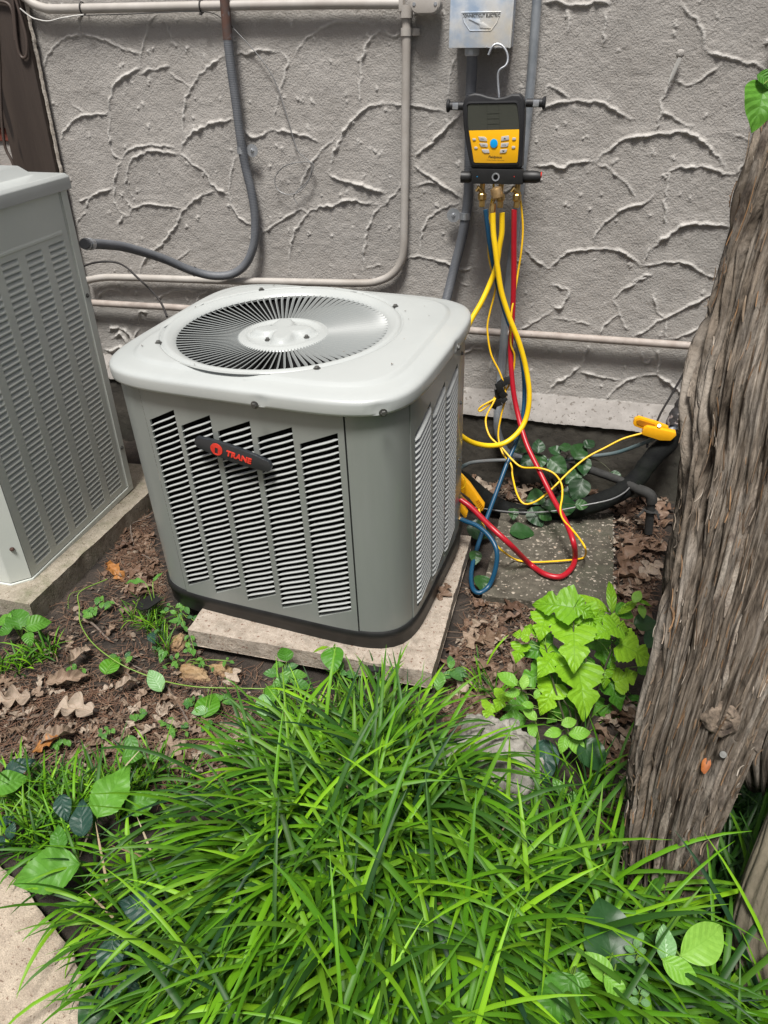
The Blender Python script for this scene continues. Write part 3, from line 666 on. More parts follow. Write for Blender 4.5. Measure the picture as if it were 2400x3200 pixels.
fin.add(vs, [(i * 5 + j, i * 5 + (j + 1) % 5, (i + 1) * 5 + (j + 1) % 5, (i + 1) * 5 + j) for i in range(10) for j in range(5)])
fme = fin.mesh('grille_fin', M_fin, auto=50)
for i in range(NF):
    o = bpy.data.objects.new('grille_fin', fme); COL.objects.link(o); o.parent = unit
    o.location = (FX, FY, 0); o.rotation_euler = (0, 0, 2 * PI * i / NF)
# fan inside and dark well
part('fan_well', MB().lathe([(.31, .05), (.31, -.12), (.02, -.14)], Matrix.Translation((FX, FY, 0)), seg=48), M_black, unit, world=False)
fb = MB()
for k in range(3):
    M = Matrix.Translation((FX, FY, -.02)) @ Matrix.Rotation(k * 2 * PI / 3 + .3, 4, 'Z')
    fb.add([M @ Vector(q) for q in ((.05, -.03, .02), (.26, -.10, .03), (.28, .05, -.01), (.2, .12, -.04), (.06, .04, -.02))], [(0, 1, 2, 3, 4)])
fb.lathe([(.06, .03), (.06, -.05)], Matrix.Translation((FX, FY, -.02)), seg=20)
part('fan_blades', fb, M_coil, unit, world=False)
def screw(p, nrm, parent, r=.0062, name='screw', material=None):
    M = Matrix.Translation(p) @ Vector(nrm).to_track_quat('Z', 'Y').to_matrix().to_4x4()
    mb = MB().lathe([(r * 1.45, 0), (r * 1.45, .0012), (r, .0014)], M, seg=14)
    mb.lathe([(r, .0012), (r, .0052), (r * .8, .0062)], M, seg=6)
    return part(name, mb, material or M_screw, parent, world=False, auto=30)
for a in (-141, -49, 41, 128):
    t = math.radians(a); screw((FX + .328 * math.cos(t), FY + .328 * math.sin(t), .0775), (0, 0, 1), unit)
for (x, y) in ((-.018, -.058), (.075, -.012), (-.052, .03)): screw((FX + x, FY + y, .054), (0, 0, 1), unit, r=.0055)
for (x, y, nx, ny) in ((.105, -.3555, .05, -1), (.3995, -.3110, .6, -1), (-.3665, -.205, -1, -.5), (.4545, .10, 1, .05)): screw((x, y, .040), (nx, ny, 0), unit, r=.0068)
for z in (-.02, -.17, -.36): screw(side(1, .165, z, .001), (1, .1, 0), unit, r=.0045)
for (x, y, a) in ((.365, -.345, .3), (-.395, -.33, -.3)):
    f = MB(); M = Matrix.Translation((x, y, -.708)) @ Matrix.Rotation(a, 4, 'Z'); ol = [(-.024, .04), (-.024, -.012), (-.012, -.03), (.012, -.03), (.024, -.012), (.024, .04)]
    f.prism([M @ Vector((q[0], q[1], 0)) for q in ol], 2, (0, 0, -.004)); part('mounting_foot', f, M_blackp, unit, world=False, smooth=False)
db = MB(); rd_ = random.Random(4)
for (x, y) in [(.30, .16), (.335, .02), (.22, -.10), (-.30, -.2), (.1, .33), (-.1, -.27), (.31, .27), (.36, -.14), (-.33, .1), (.05, -.30), (.27, .22), (-.2, .34), (.345, .2), (.0, .355)]:
    a = rd_.uniform(0, 6.3); r_ = rd_.uniform(.002, .0055); c = Vector((x, y, .0795))
    db.add([c + Vector((math.cos(a + t) * r_ * (1 if i % 2 else .35), math.sin(a + t) * r_ * (1 if i % 2 else .35), .001 + .0015 * (i % 2))) for i, t in enumerate(np.linspace(0, 2 * PI, 7)[:-1])], [(0, 1, 2, 3, 4, 5)])
o = objm('lid_crumbs', db.mesh('lid_crumbs', M_chip, smooth=False, inv=(UM.to_4x4().inverted() @ Matrix.Translation((0, 0, 0))) if False else None), None, MATS[unit.name].copy()); tag(o, 'tiny dry leaf crumbs scattered on the lid of the middle air conditioner', 'leaf litter', kind='stuff')
# text helper: flat lettering in local XY, facing +Z
def textmesh(s_, size, depth=.0, material=None, bold=0.0, shear=0.0, sx=1.0, spacing=1.0):
    cu = bpy.data.curves.new('lettering', 'FONT'); cu.body = s_; cu.size = size; cu.extrude = depth; cu.offset = bold; cu.shear = shear
    cu.align_x = 'CENTER'; cu.align_y = 'CENTER'; cu.resolution_u = 2; cu.space_character = spacing
    o = bpy.data.objects.new('t', cu); COL.objects.link(o); bpy.context.view_layer.update()
    me = bpy.data.meshes.new_from_object(o.evaluated_get(bpy.context.evaluated_depsgraph_get()))
    bpy.data.objects.remove(o); bpy.data.curves.remove(cu)
    me.name = 'lettering'; me.materials.clear(); me.materials.append(material)
    if sx != 1: me.transform(Matrix.Diagonal((sx, 1, 1, 1)))
    return me
# badge, hung a little crooked: frame with X along badge, Z outward
bo = side(0, .008 - CX, -.1165, .012); nrm = (side(0, .008 - CX, 0, 1) - side(0, .008 - CX, 0)).normalized()
ax = Vector((-nrm.y, nrm.x, 0)); ax = ax if ax.x > 0 else -ax
ba = math.radians(-11.2); bx = (ax * math.cos(ba) + Vector((0, 0, 1)) * math.sin(ba)).normalized(); by = nrm.cross(bx).normalized()
BM = Matrix((bx, by, nrm)).transposed().to_4x4(); BM.translation = bo
mb = MB(); ol = []
for i in range(13): x = -.098 + .196 * i / 12; ol.append((x, .0225 - .0075 * (x / .1) ** 2))
ol += [(.1045, .008), (.106, 0), (.1045, -.008)] 
for i in range(13): x = .098 - .196 * i / 12; ol.append((x, -.0225 + .0075 * (x / .1) ** 2))
ol += [(-.1045, -.008), (-.106, 0), (-.1045, .008)]
mb.prism([BM @ Vector((x, y, 0)) for x, y in ol], 2, nrm * .011)
badge = part('badge', mb, M_badge, unit, world=False, bevel=.0022, auto=50)
objm('badge_lettering', textmesh('TRANE', .0205, .0012, M_redp, bold=.0008, shear=.12, sx=1.06, spacing=1.0), badge, BM @ Matrix.Translation((.018, -.001, .0118)))
lg = MB(); R_ = .0165; EM = BM @ Matrix.Translation((-.043, 0, .0112))
def arcs(y0, y1, n=6, xi=None):
    o_ = []
    for i in range(n + 1): y = y0 + (y1 - y0) * i / n; o_.append((math.sqrt(max(0, R_ * R_ - y * y)), y))
    return o_
for (y0, y1) in [(.0045, .0163), (-.0163, -.0125)]:
    a_ = arcs(y0, y1); lg.prism([EM @ Vector((x, y, 0)) for x, y in a_ + [(-x, y) for x, y in a_[::-1]]], 2, nrm * .0014)
for k in range(6):
    y1 = .0035 - k * .0027; y0 = y1 - .0017; a_ = arcs(y0, y1, 2)
    for s_ in (-1, 1): lg.prism([EM @ Vector((s_ * x, y, 0)) for x, y in a_ + [(.0042, y1), (.0042, y0)]], 2, nrm * .0014)
part('badge_emblem', lg, M_redp, badge, world=False, smooth=False)

# ------------------------------------------------------------------ taller unit at the left
LX, LY = -1.55, 1.565
LRM = Matrix.Rotation(.034, 4, 'X')
tall = thing('air_conditioner', 'tall older grey air conditioner with pressed louvres and chamfered corner, cut by the left edge', 'air conditioner', (LX, LY, .082), LRM.to_3x3())
# local: X = 0 is the louvred face looking +X, Y runs towards the wall, Z up
TH = 1.045; LP = .0181
lc = [(.032, .108), (.139, .215), (.245, .318), (.351, .427), (.459, .538)]
Z0, Z1 = .020, .905
mb = MB()
def yq(y0, y1, z0, z1, x=0.0): mb.quad((x, y0, z0), (x, y1, z0), (x, y1, z1), (x, y0, z1))
e = 0
for a, b in lc:
    yq(e, a, Z0 - .02, Z1); e = b
    yq(a, b, Z0 - .02, Z0)
yq(e, .562, Z0 - .02, Z1); yq(0, .562, Z1, TH)
# pressed crease under the plain band
side_l = part('louvred_side', mb, M_oldp, tall, world=False, smooth=False)
cz = MB(); cz.prism([(0.0, .0, .934), (.0035, .0, .930), (.0035, .0, .924), (0, .0, .920)], 1, (0, .535, 0)); part('pressed_rib', cz, M_oldp, side_l, world=False)
NL = int(round((Z1 - Z0) / LP)); LP = (Z1 - Z0) / NL
for a, b in lc:
    # louvre: leans inwards at its top, flush at its foot, rounded ends
    sm = MB(); n = 8; pr = [(0, 0), (-.0006, -.0006), (-.0095, -.0030), (-.0085, -.0048), (-.0030, -.0100), (-.0002, -.0138), (0, -.0150), (0, -LP)]
    vs = []
    for i in range(n + 1):
        f = i / n; y = a + (b - a) * (f if 0 < i < n else f); k_ = [0, .75, 1, 1, 1, 1, 1, .75, 0][i]
        yy = a + (b - a) * [0, .04, .1, .3, .5, .7, .9, .96, 1][i]
        vs += [(x * k_, yy, z if k_ > 0 else z) for x, z in pr]
    m_ = len(pr)
    sm.add(vs, [(i * m_ + j, (i + 1) * m_ + j, (i + 1) * m_ + j + 1, i * m_ + j + 1) for i in range(n) for j in range(m_ - 1) if not (j in (1,) and 0 < i < n - 1)])
    me = sm.mesh('louvre', M_oldp, auto=60)
    for i in range(NL):
        o = bpy.data.objects.new('louvre', me); COL.objects.link(o); o.parent = side_l; o.location = (0, 0, Z1 - i * LP)
ib = MB().box((-.33, .30, .5), (.60, .50, .96)); part('inner_coil', ib, M_black, tall, world=False, smooth=False)
cmb = MB()   # chamfered front corner, corner post at the back, plain front
cmb.prism([(0, -.0015, 0), (-.045, -.043, 0), (-.049, -.043, 0), (-.004, .0015, 0)], 2, (0, 0, TH)); part('corner_panel', cmb, M_oldp, tall, world=False, smooth=False, bevel=.001)
cmb = MB().quad((-.047, -.043, 0), (-.62, -.043, 0), (-.62, -.043, TH), (-.047, -.043, TH)); part('front_panel', cmb, M_oldp, tall, world=False, smooth=False)
cmb = MB().box((-.004, .5655, TH / 2), (.010, .004, TH)).box((-.002, .583, TH / 2 - .002), (.014, .030, TH)); cmb.box((-.3, .60, TH / 2), (.6, .006, TH)); part('corner_post', cmb, M_oldp, tall, world=False, smooth=False, bevel=.0015)
cmb = MB().prism([(.004, .0, -.003), (-.043, -.047, -.003), (-.62, -.047, -.003), (-.62, .60, -.003), (.004, .60, -.003)], 2, (0, 0, -.022)); part('base_pan', cmb, M_oldp, tall, world=False, smooth=False, bevel=.003)
def ring_(x1, y0, y1, ch, z):
    return [Vector(q) for q in ((x1, y0 + ch, z), (x1, y1, z), (-.66, y1, z), (-.66, y0, z), (x1 - ch, y0, z))]
cmb = MB(); rows = [ring_(.006, -.052, .602, .046, TH - .006), ring_(.016, -.062, .612, .050, TH - .004), ring_(.016, -.062, .612, .050, TH + .030), ring_(.008, -.054, .604, .048, TH + .040),
        ring_(-.020, -.024, .574, .046, TH + .043), ring_(-.050, .006, .535, .044, TH + .044), ring_(-.066, .024, .500, .042, TH + .072), ring_(-.075, .03, .49, .040, TH + .074)]
cmb.add([q for r_ in rows for q in r_], [(j * 5 + i, j * 5 + (i + 1) % 5, (j + 1) * 5 + (i + 1) % 5, (j + 1) * 5 + i) for j in range(len(rows) - 1) for i in range(5)] + [tuple(35 + i for i in range(5))])
part('lid', cmb, M_lid, tall, world=False, bevel=.0025, auto=35)
for (y, z) in ((.582, .72), (.582, .16)): screw((.005, y, z), (1, 0, 0), tall, r=.005)
screw((-.018, -.021, .12), (1, -1, 0), tall, r=.005, material=M_rust)
# ------------------------------------------------------------------ left edge: brown trim board, brickwork, cables
bx0 = W(60, 553, 2.755).x; bx1 = W(188, 564, 2.755).x
tr = MB().box(((bx0 + bx1) / 2, 2.765, 1.3), (bx1 - bx0, .05, 2.6)); solo('trim_board', tr, M_wood, 'dark brown painted timber board upright against the stucco at the left', 'board', bevel=.003)
tr = MB().box((bx0 - .30, 2.772, 1.9), (.58, .03, (1.9 - W(0, 400, 2.755).z) * 2)); solo('trim_board', tr, M_wood, 'dark brown boarding left of the upright board, above the bricks', 'board', bevel=.003)
xr = bx1 + .003; ck = MB(); pts = [Vector((xr + .004 + .004 * mnoise.noise(Vector((0, 0, z * 30))), 2.762, z)) for z in np.arange(.4, 1.9, .006)]
ck.tube(pts, [.006 + .004 * abs(mnoise.noise(Vector((5, 0, p.z * 60)))) for p in pts], 6); solo('caulk_bead', ck, M_caulk, 'ragged pale caulk bead along the right edge of the brown board', 'caulk')
bw = thing('brick_wall', 'strip of red brickwork with pale mortar at the left edge behind the cables', 'brick wall', (bx0 - .3, 2.80, 0))
part('mortar', MB().box((bx0 - .52, 2.83, .9), (1.0, .06, 1.9)), M_mortar, bw, smooth=False)
bme = None
for r in range(8, 25):
    for c in range(4):
        z = r * .075 + .04; x = bx0 - .055 - c * .215 - (.1 if r % 2 else 0)
        if bme is None: bme = MB().box((0, 0, 0), (.203, .05, .062)).mesh('brick', M_brick, bevel=.004)
        o = bpy.data.objects.new('brick', bme); COL.objects.link(o); o.parent = bw
        o.location = Vector((x - .04, 2.795 + random.uniform(-.003, .003), z)) - Vector((bx0 - .3, 2.80, 0)); o.rotation_euler = (0, random.uniform(-.01, .01), 0)
def wire(name, l, wpx, material, label, cat, seg=10, n=8, group=None, flat=None):
    pts = cr(P3(l), n); mid = pts[len(pts) // 2]
    mb = MB().tube(pts, px(wpx, mid) / 2, seg, flat=flat)
    return solo(name, mb, material, label, cat, group, auto=60)
wire('cable', [(38, -30, 2.73), (46, 50, 2.73), (52, 120, 2.73), (60, 165, 2.73), (72, 181, 2.73), (84, 170, 2.73), (83, 120, 2.73), (66, 55, 2.73), (44, -20, 2.73)], 9, M_cable, 'brown cable hanging in a loop over the trim board at the top left', 'cable')
wire('cable', [(-20, 3, 2.73), (18, 8, 2.73), (36, 28, 2.73), (44, 70, 2.73), (48, 125, 2.73)], 9, M_cable, 'brown cable bending down from the top left corner', 'cable')
wire('cable', [(-8, 60, 2.74), (0, 200, 2.74), (4, 330, 2.74), (14, 450, 2.74), (38, 505, 2.74), (58, 560, 2.74)], 9, M_cable, 'dark cable running down between the bricks and the brown board', 'cable')
wire('wire', [(62, 26, 2.72), (95, 52, 2.73), (125, 63, 2.73), (155, 66, 2.73), (200, 55, 2.73), (262, 46, 2.735)], 4.5, M_wcable, 'thin white wire sagging below the top pipe at the left', 'wire', seg=6)

# ------------------------------------------------------------------ pipes and conduits on the wall
PY = 2.750
def pipe(name, l, wpx, material, label, cat, seg=16, n=8):
    pts = cr(P3(l), n); mb = MB().tube(pts, px(wpx, pts[len(pts) // 2]) / 2, seg); return solo(name, mb, material, label, cat, auto=60)
pipe('pipe', [(30, -40, PY), (79, -6, PY), (104, 12, PY), (136, 24, PY), (180, 28, PY), (400, 24, PY), (700, 18, PY), (1000, 13, PY), (1262, 12, PY)], 26, M_pipe, 'cream painted pipe running along the top of the wall', 'pipe')
for i, x in enumerate((258, 630)):
    p = W(x, 26 - i * 6, PY); mb = MB(); c = [p + Vector((0, math.cos(a) * .0185, math.sin(a) * .0185)) for a in np.linspace(0, 2 * PI, 20)]
    mb.tube(c, .0022, 6, caps=False); mb.box(p + Vector((0, -.012, -.021)), (.007, .008, .008)); solo('cable_tie', mb, M_bcable, ('dark cable tie round the top pipe, nearer the trim board', 'dark cable tie round the top pipe, nearer the rusty conduit')[i], 'cable tie')
pipe('pipe', [(1270, 40, PY), (1270, 150, PY), (1268, 300, PY), (1266, 500, PY), (1263, 700, PY), (1261, 775, PY), (1252, 820, PY), (1228, 855, PY), (1190, 876, PY), (1130, 885, PY), (950, 882, PY), (700, 877, PY), (420, 868, PY), (330, 867, PY), (270, 876, PY)], 24, M_pipe, 'painted pipe dropping down the wall and turning left above the middle air conditioner', 'pipe')
pipe('pipe', [(240, 943, PY - .01), (300, 947, PY - .01), (450, 956, PY - .01), (600, 965, PY - .01), (1445, 1031, PY - .01), (1700, 1048, PY - .01), (1950, 1066, PY - .01), (2300, 1091, PY - .01)], 22, M_pipeold, 'weathered low pipe running along the wall behind the units and hoses', 'pipe')
fit = thing('conduit_fitting', 'painted elbow box with two screws at the top of the dropping pipe', 'conduit fitting', W(1290, 12, PY))
a_ = W(1284, 12, PY - .02); b_ = W(1378, 12, PY - .02); L_ = (b_.x - a_.x)
ol = [Vector((a_.x + .024 + .024 * math.cos(t), PY - .035, a_.z - .002 + .026 * math.sin(t))) for t in np.linspace(PI / 2, 3 * PI / 2, 8)] + [Vector((b_.x - .024 + .024 * math.cos(t), PY - .035, a_.z - .002 + .026 * math.sin(t))) for t in np.linspace(-PI / 2, PI / 2, 8)]
part('fitting_body', MB().prism(ol, 1, (0, .05, 0)), M_pipe, fit, bevel=.003)
part('cover_plate', MB().prism([Vector((a_.x + L_ / 2 + (q.x - a_.x - L_ / 2) * .92, q.y - .003, a_.z - .002 + (q.z - a_.z + .002) * .88)) for q in ol], 1, (0, .003, 0)), M_pipe, fit, bevel=.001)
for x in (a_.x + .014, b_.x - .014): part('screw', MB().lathe([(.0055, 0), (.005, .002)], Matrix.Translation((x, PY - .038, a_.z - .002)) @ Matrix.Rotation(PI / 2, 4, 'X'), 14), M_steel, fit)
q = W(1270, 40, PY); part('coupling', MB().tube([q + Vector((0, 0, .02)), q - Vector((0, 0, .014))], .021, 18), M_pipe, fit)
part('locknut', MB().box(W(1256, 12, PY), (.014, .036, .042)), M_pipe, fit, bevel=.003)
def strap(pxy, wid, lug, label, material=M_steel, washer=None, tilt=0.0, depth=PY):
    p = W(*pxy, depth); t = thing('pipe_clamp', label, 'pipe clamp', p)
    part('clamp_band', MB().tube([p + Vector((tilt * .011, 0, .011)), p - Vector((tilt * .011, 0, .011))], wid / 2 + .0018, 20), material, t, auto=50)
    part('clamp_lug', MB().box(p + Vector((lug * (wid / 2 + .012), .012, 0)), (.028, .004, .02)), material, t, bevel=.001)
    if washer:
        c = p + Vector((lug * (wid / 2 + .024), .006, 0)); R = Matrix.Rotation(PI / 2, 4, 'X')
        part('washer', MB().lathe([(washer, 0), (washer, .002)], Matrix.Translation(c) @ R, 28), material, t, auto=30)
        part('screw', MB().lathe([(.0065, .002), (.0065, .006), (.005, .0075)], Matrix.Translation(c) @ R, 6), M_steel, t, smooth=False)
        part('screw_slot', MB().box(c + Vector((0, -.0078, 0)), (.0015, .0012, .009)), M_screw, t, smooth=False)
    return t
strap((1269, 100), .031, 1, 'cream painted clamp with a lug on the upper part of the dropping pipe', M_pipe)
def flex(name, l, wpx, label, cat='flexible conduit', rust=None, pitch=.0052):
    pts = resample(cr(P3(l), 12), pitch / 3); r0 = px(wpx, pts[len(pts) // 2]) / 2
    t = thing(name, label, cat, pts[-1])
    if rust: k = rust; part('rusty_sleeve', MB().tube(pts[:k], r0 * 1.02, 14), M_rust, t, auto=60)
    else: k = 0
    q = pts[max(0, k - 2):]
    part('ribbed_sheath', MB().tube(q, [r0 * (1 + (.035 if i % 3 == 0 else -.02)) for i in range(len(q))], 14), M_flex, t, auto=60)
    return t, pts, r0
fl, fp, r0 = flex('flexible_conduit', [(697, -60, 2.735), (702, 0, 2.735), (707, 60, 2.735), (713, 130, 2.735), (723, 217, 2.735), (738, 325, 2.735), (752, 434, 2.735), (767, 521, 2.74), (786, 600, 2.74), (797, 680, 2.74), (794, 760, 2.735), (770, 822, 2.73), (727, 856, 2.72), (668, 862, 2.70), (600, 846, 2.66), (506, 807, 2.58), (398, 774, 2.45), (325, 764, 2.33), (262, 762, 2.20)], 26, 'ribbed grey conduit sweeping down from a rusty sleeve into the tall air conditioner', rust=95)
e_ = fp[-1]; dr = (fp[-1] - fp[-4]).normalized(); M = Matrix.Translation(e_ - dr * .052) @ dr.to_track_quat('Z', 'Y').to_matrix().to_4x4()
part('connector_nut', MB().lathe([(.0175, 0), (.0195, .003), (.0195, .020), (.017, .024)], M, 12, ), M_steel, fl, auto=25)
part('connector_body', MB().lathe([(.014, .022), (.014, .034), (.019, .035), (.019, .040)], M, 24), M_steel, fl, auto=30)
tb = MB(); cc = min(fp, key=lambda v: (v - W(610, 848, 2.66)).length); tb.tube([cc + Vector((math.cos(a) * .004, math.cos(a) * .016, math.sin(a) * .0175)) for a in np.linspace(0, 2 * PI, 20)], .0015, 5, caps=False)
solo('cable_tie', tb, M_bcable, 'thin dark tie round the ribbed conduit where it meets the pipe bend', 'cable tie')
strap((755, 470), px(26, W(755, 470, PY)), 1, 'zinc clamp with round washer on the ribbed conduit under the rusty sleeve', washer=.0215, depth=2.737)
fl2, fp2, r2_ = flex('flexible_conduit', [(1475, 165, 2.70), (1474, 220, 2.71), (1471, 300, 2.725), (1468, 450, 2.74), (1464, 600, 2.74), (1455, 680, 2.74), (1440, 759, 2.74), (1421, 832, 2.735), (1405, 897, 2.72), (1388, 965, 2.69), (1370, 1050, 2.64)], 31, 'ribbed grey conduit dropping from the electrical box behind the yellow gauge')
strap((1453, 675), px(31, W(1453, 675, PY)), -1, 'zinc clamp with round washer on the conduit under the electrical box', washer=.0235, depth=2.738)
# electrical box
bl = W(1402, 150, 2.655); brr = W(1594, 154, 2.655); ebx = (bl.x + brr.x) / 2; ebw = brr.x - bl.x; ebz = bl.z
eb = thing('electrical_box', 'galvanised electrical disconnect box with embossed lightning bolt at the top of the wall', 'electrical box', (ebx, 2.77, ebz))
def bxp(a, b, y0, y1, z0, z1, name, material, bev=.002, par=None):
    return part(name, MB().box(((a + b) / 2, (y0 + y1) / 2, (z0 + z1) / 2), (b - a, y1 - y0, z1 - z0)), material, par or eb, bevel=bev)
bxp(bl.x + .004, brr.x - .004, 2.662, 2.772, ebz + .004, ebz + .28, 'box_body', M_box)
cov = bxp(bl.x, brr.x, 2.655, 2.660, ebz, ebz + .29, 'box_cover', M_box, .0015)
bxp(brr.x - .006, brr.x + .0015, 2.652, 2.664, ebz - .001, ebz + .29, 'cover_flange', M_box, .0015)
part('knockout', MB().lathe([(.019, 0), (.019, .0012)], Matrix.Translation((brr.x - .004, 2.72, ebz + .075)) @ Matrix.Rotation(PI / 2, 4, 'Y'), 24), M_box, eb)
R90 = Matrix.Rotation(PI / 2, 4, 'X')
lab = W(1505, 68, 2.655)
pl = [(-.062, .024), (.056, .024), (.046, -.002), (.030, -.022), (-.034, -.022), (-.052, -.002)]
fr_ = MB().tube([Vector((lab.x + x, 2.6545, lab.z + z)) for x, z in pl + pl[:1]], .0012, 6); part('embossed_border', fr_, M_box, cov)
objm('embossed_lettering', textmesh('CONNECTICUT ELECTRIC', .0115, .0006, M_screw, bold=.0002, sx=.84), cov, MATS[cov.name].inverted() @ Matrix.Translation((lab.x - .003, 2.6545, lab.z + .0155)) @ R90)
bo_ = [(-.040, .006), (-.008, .005), (-.006, -.004), (.032, -.016), (-.002, -.010), (-.006, -.002)]
bo_ = [(-.040, .008), (-.006, .006), (-.003, -.003), (.004, -.001), (.030, -.017), (-.004, -.015), (-.006, -.006), (-.014, -.003)]
part('embossed_bolt', MB().prism([Vector((lab.x + x, 2.6545, lab.z + z)) for x, z in bo_], 1, (0, -.0016, 0)), M_box, cov, bevel=.0005)
q = W(1475, 158, 2.70); part('hub_nut', MB().lathe([(.022, 0), (.0225, -.002), (.0225, -.020), (.019, -.024)], Matrix.Translation((q.x, 2.70, ebz + .003)), 10), M_steel, eb, auto=25)
lo = W(1545, 147, 2.65); part('lock_hasp', MB().tube(cr([Vector((lo.x - .024, 2.656, lo.z + .002)), Vector((lo.x - .020, 2.640, lo.z - .001)), Vector((lo.x + .002, 2.632, lo.z - .002)), Vector((lo.x + .022, 2.640, lo.z - .002)), Vector((lo.x + .026, 2.656, lo.z - .001))], 5), .0017, 6), M_steel, eb)
wire('electrical_conduit', [(1682, -60, 2.745), (1678, 0, 2.745), (1668, 140, 2.745), (1655, 299, 2.745), (1636, 480, 2.745), (1615, 680, 2.745), (1594, 850, 2.74), (1579, 1000, 2.735), (1567, 1150, 2.72), (1556, 1280, 2.67), (1555, 1345, 2.655), (1572, 1395, 2.65), (1590, 1418, 2.66), (1625, 1432, 2.69)], 25, M_emt, 'grey metal conduit running down the wall to the right of the electrical box', 'conduit', seg=16)
# steel wire drooping on the wall
wire('wire', [(725, 84, 2.755), (800, 165, 2.765), (850, 235, 2.765), (880, 310, 2.765), (905, 390, 2.765), (930, 470, 2.76), (970, 508, 2.755), (972, 540, 2.752), (955, 580, 2.75), (925, 604, 2.75), (890, 606, 2.752), (865, 588, 2.755), (860, 555, 2.755), (885, 522, 2.755), (930, 508, 2.752), (978, 512, 2.752), (965, 560, 2.755), (930, 596, 2.755), (918, 615, 2.755), (930, 638, 2.755)], 3.2, M_gwire, 'thin wire trailing diagonally down the stucco and ending in a loop', 'wire', seg=6)
wire('wire', [(262, 48, 2.73), (400, 44, 2.74), (630, 36, 2.74), (700, 62, 2.74), (728, 86, 2.755)], 3, M_bcable, 'thin dark wire strung under the top pipe between the cable ties', 'wire', seg=6)
wire('cable', [(240, 840, 2.5), (268, 829, 2.55), (300, 820, 2.6), (350, 818, 2.64), (390, 832, 2.62), (430, 868, 2.58), (475, 910, 2.5), (505, 950, 2.42), (522, 990, 2.36)], 6.5, M_bcable, 'black cable arching between the two air conditioners', 'cable', seg=8)
# nail with a strip of white tape
nl = thing('wall_nail', 'round headed nail with a tapering white plastic strip on the stucco at the right', 'nail', W(2125, 165, 2.76))
q = W(2126, 168, 2.752); part('nail_head', MB().lathe([(.002, 0), (.010, .001), (.0125, .004), (.010, .008), (.004, .011)], Matrix.Translation(q + Vector((0, .008, 0))) @ R90, 20), M_stucco, nl)
s_ = [W(2120, 178, 2.753), W(2131, 182, 2.753), W(2106, 240, 2.762), W(2086, 268, 2.764), W(2096, 232, 2.762)]
part('plastic_strip', MB().prism([s_[0], s_[1], s_[2], s_[3], s_[4]], 1, (0, -.002, 0)), M_wcable, nl, smooth=False)
# maroon trim and black insulated line at the right
mt = MB(); mt.prism([W(2380, 340, 2.72), W(2300, 700, 2.72), W(2237, 975, 2.72), W(2215, 1090, 2.71), W(2205, 1150, 2.70), W(2290, 1150, 2.70), W(2330, 975, 2.72), W(2480, 340, 2.72), W(2560, -100, 2.72), W(2470, -60, 2.72)], 1, (0, .05, 0))
solo('line_cover', mt, M_maroon, 'maroon painted line cover running down the wall beside the leaning trunk', 'line cover', bevel=.004)
ins = thing('insulated_line', 'thick black foam insulated line curving from the trunk down behind the middle air conditioner', 'insulated pipe', G(1757, 1593, .05))
pp = cr(P3([(2108, 1345, 2.60), (2085, 1385, 2.59), (2045, 1425, 2.57), (1990, 1495, 2.53), (1936, 1540, 2.48), (1855, 1575, 2.45), (1757, 1597, 2.44), (1648, 1605, 2.44), (1567, 1588, 2.44), (1502, 1548, 2.44), (1440, 1500, 2.4), (1390, 1470, 2.3)]), 10)
part('foam_sleeve', MB().tube([p + Vector((mnoise.noise(p * 40), 0, mnoise.noise(p * 40 + Vector((9, 0, 0))))) * .003 for p in pp], [.034 + .003 * mnoise.noise(p * 25) for p in pp], 16), M_foam, ins, auto=80)
pp = cr(P3([(2215, 1100, 2.68), (2196, 1150, 2.67), (2165, 1215, 2.66), (2140, 1265, 2.64), (2108, 1325, 2.62)]), 12)
part('cracked_wrap', MB().tube([p + Vector((mnoise.noise(p * 60), 0, mnoise.noise(p * 60 + Vector((9, 0, 0))))) * .006 for p in pp], [.022 + .010 * i / len(pp) + .004 * mnoise.noise(p * 50) for i, p in enumerate(pp)], 14), M_tape, ins, auto=80)
part('bare_pipe', MB().tube(P3([(2128, 1300, 2.63), (2080, 1370, 2.59)]), .014, 12), M_emt, ins)
wire('cable', [(2262, 880, 2.66), (2234, 950, 2.66), (2205, 1020, 2.66), (2175, 1067, 2.66), (2148, 1143, 2.65), (2104, 1224, 2.63), (2066, 1289, 2.61), (2048, 1330, 2.60), (2026, 1375, 2.58), (2022, 1400, 2.57)], 7, M_bcable, 'thin black cable slanting down to the yellow clamp beside the trunk', 'cable', seg=8)
wire('tube', [(1425, 1478, 2.3), (1450, 1456, 2.45), (1486, 1444, 2.55), (1567, 1438, 2.62), (1676, 1437, 2.62), (1760, 1438, 2.62), (1838, 1427, 2.62), (1920, 1416, 2.60), (1990, 1393, 2.58), (2050, 1368, 2.56)], 12, M_teal, 'faded teal and grey tube drooping along the foundation', 'tube')
wire('wire', [(1480, 1585, 2.38), (1600, 1600, 2.33), (1720, 1598, 2.36), (1830, 1578, 2.38), (1905, 1562, 2.40), (1950, 1540, 2.44), (1975, 1515, 2.48)], 4.5, M_gwire, 'thin grey wire lying along the black insulated line', 'wire', seg=6)
M_dullpipe = mat('shaded_grey_pipe', (.022, .022, .021), (.038, .038, .036), scale=40, rough=.8)  # pipe grey darkened to stand for shade from overhead
gp = thing('ground_pipe', 'stub of grey pipe with elbow and wire clamp among dead leaves beside the trunk', 'pipe stub', G(2028, 1655, 0))
part('pipe_upright', MB().tube(P3([(2026, 1665, 2.42), (2032, 1600, 2.42), (2036, 1560, 2.42)]), .0145, 16), M_dullpipe, gp)
part('elbow', MB().tube(cr(P3([(2036, 1570, 2.42), (2034, 1550, 2.42), (2018, 1538, 2.43), (1995, 1530, 2.45)]), 4), .019, 16), M_dullpipe, gp)
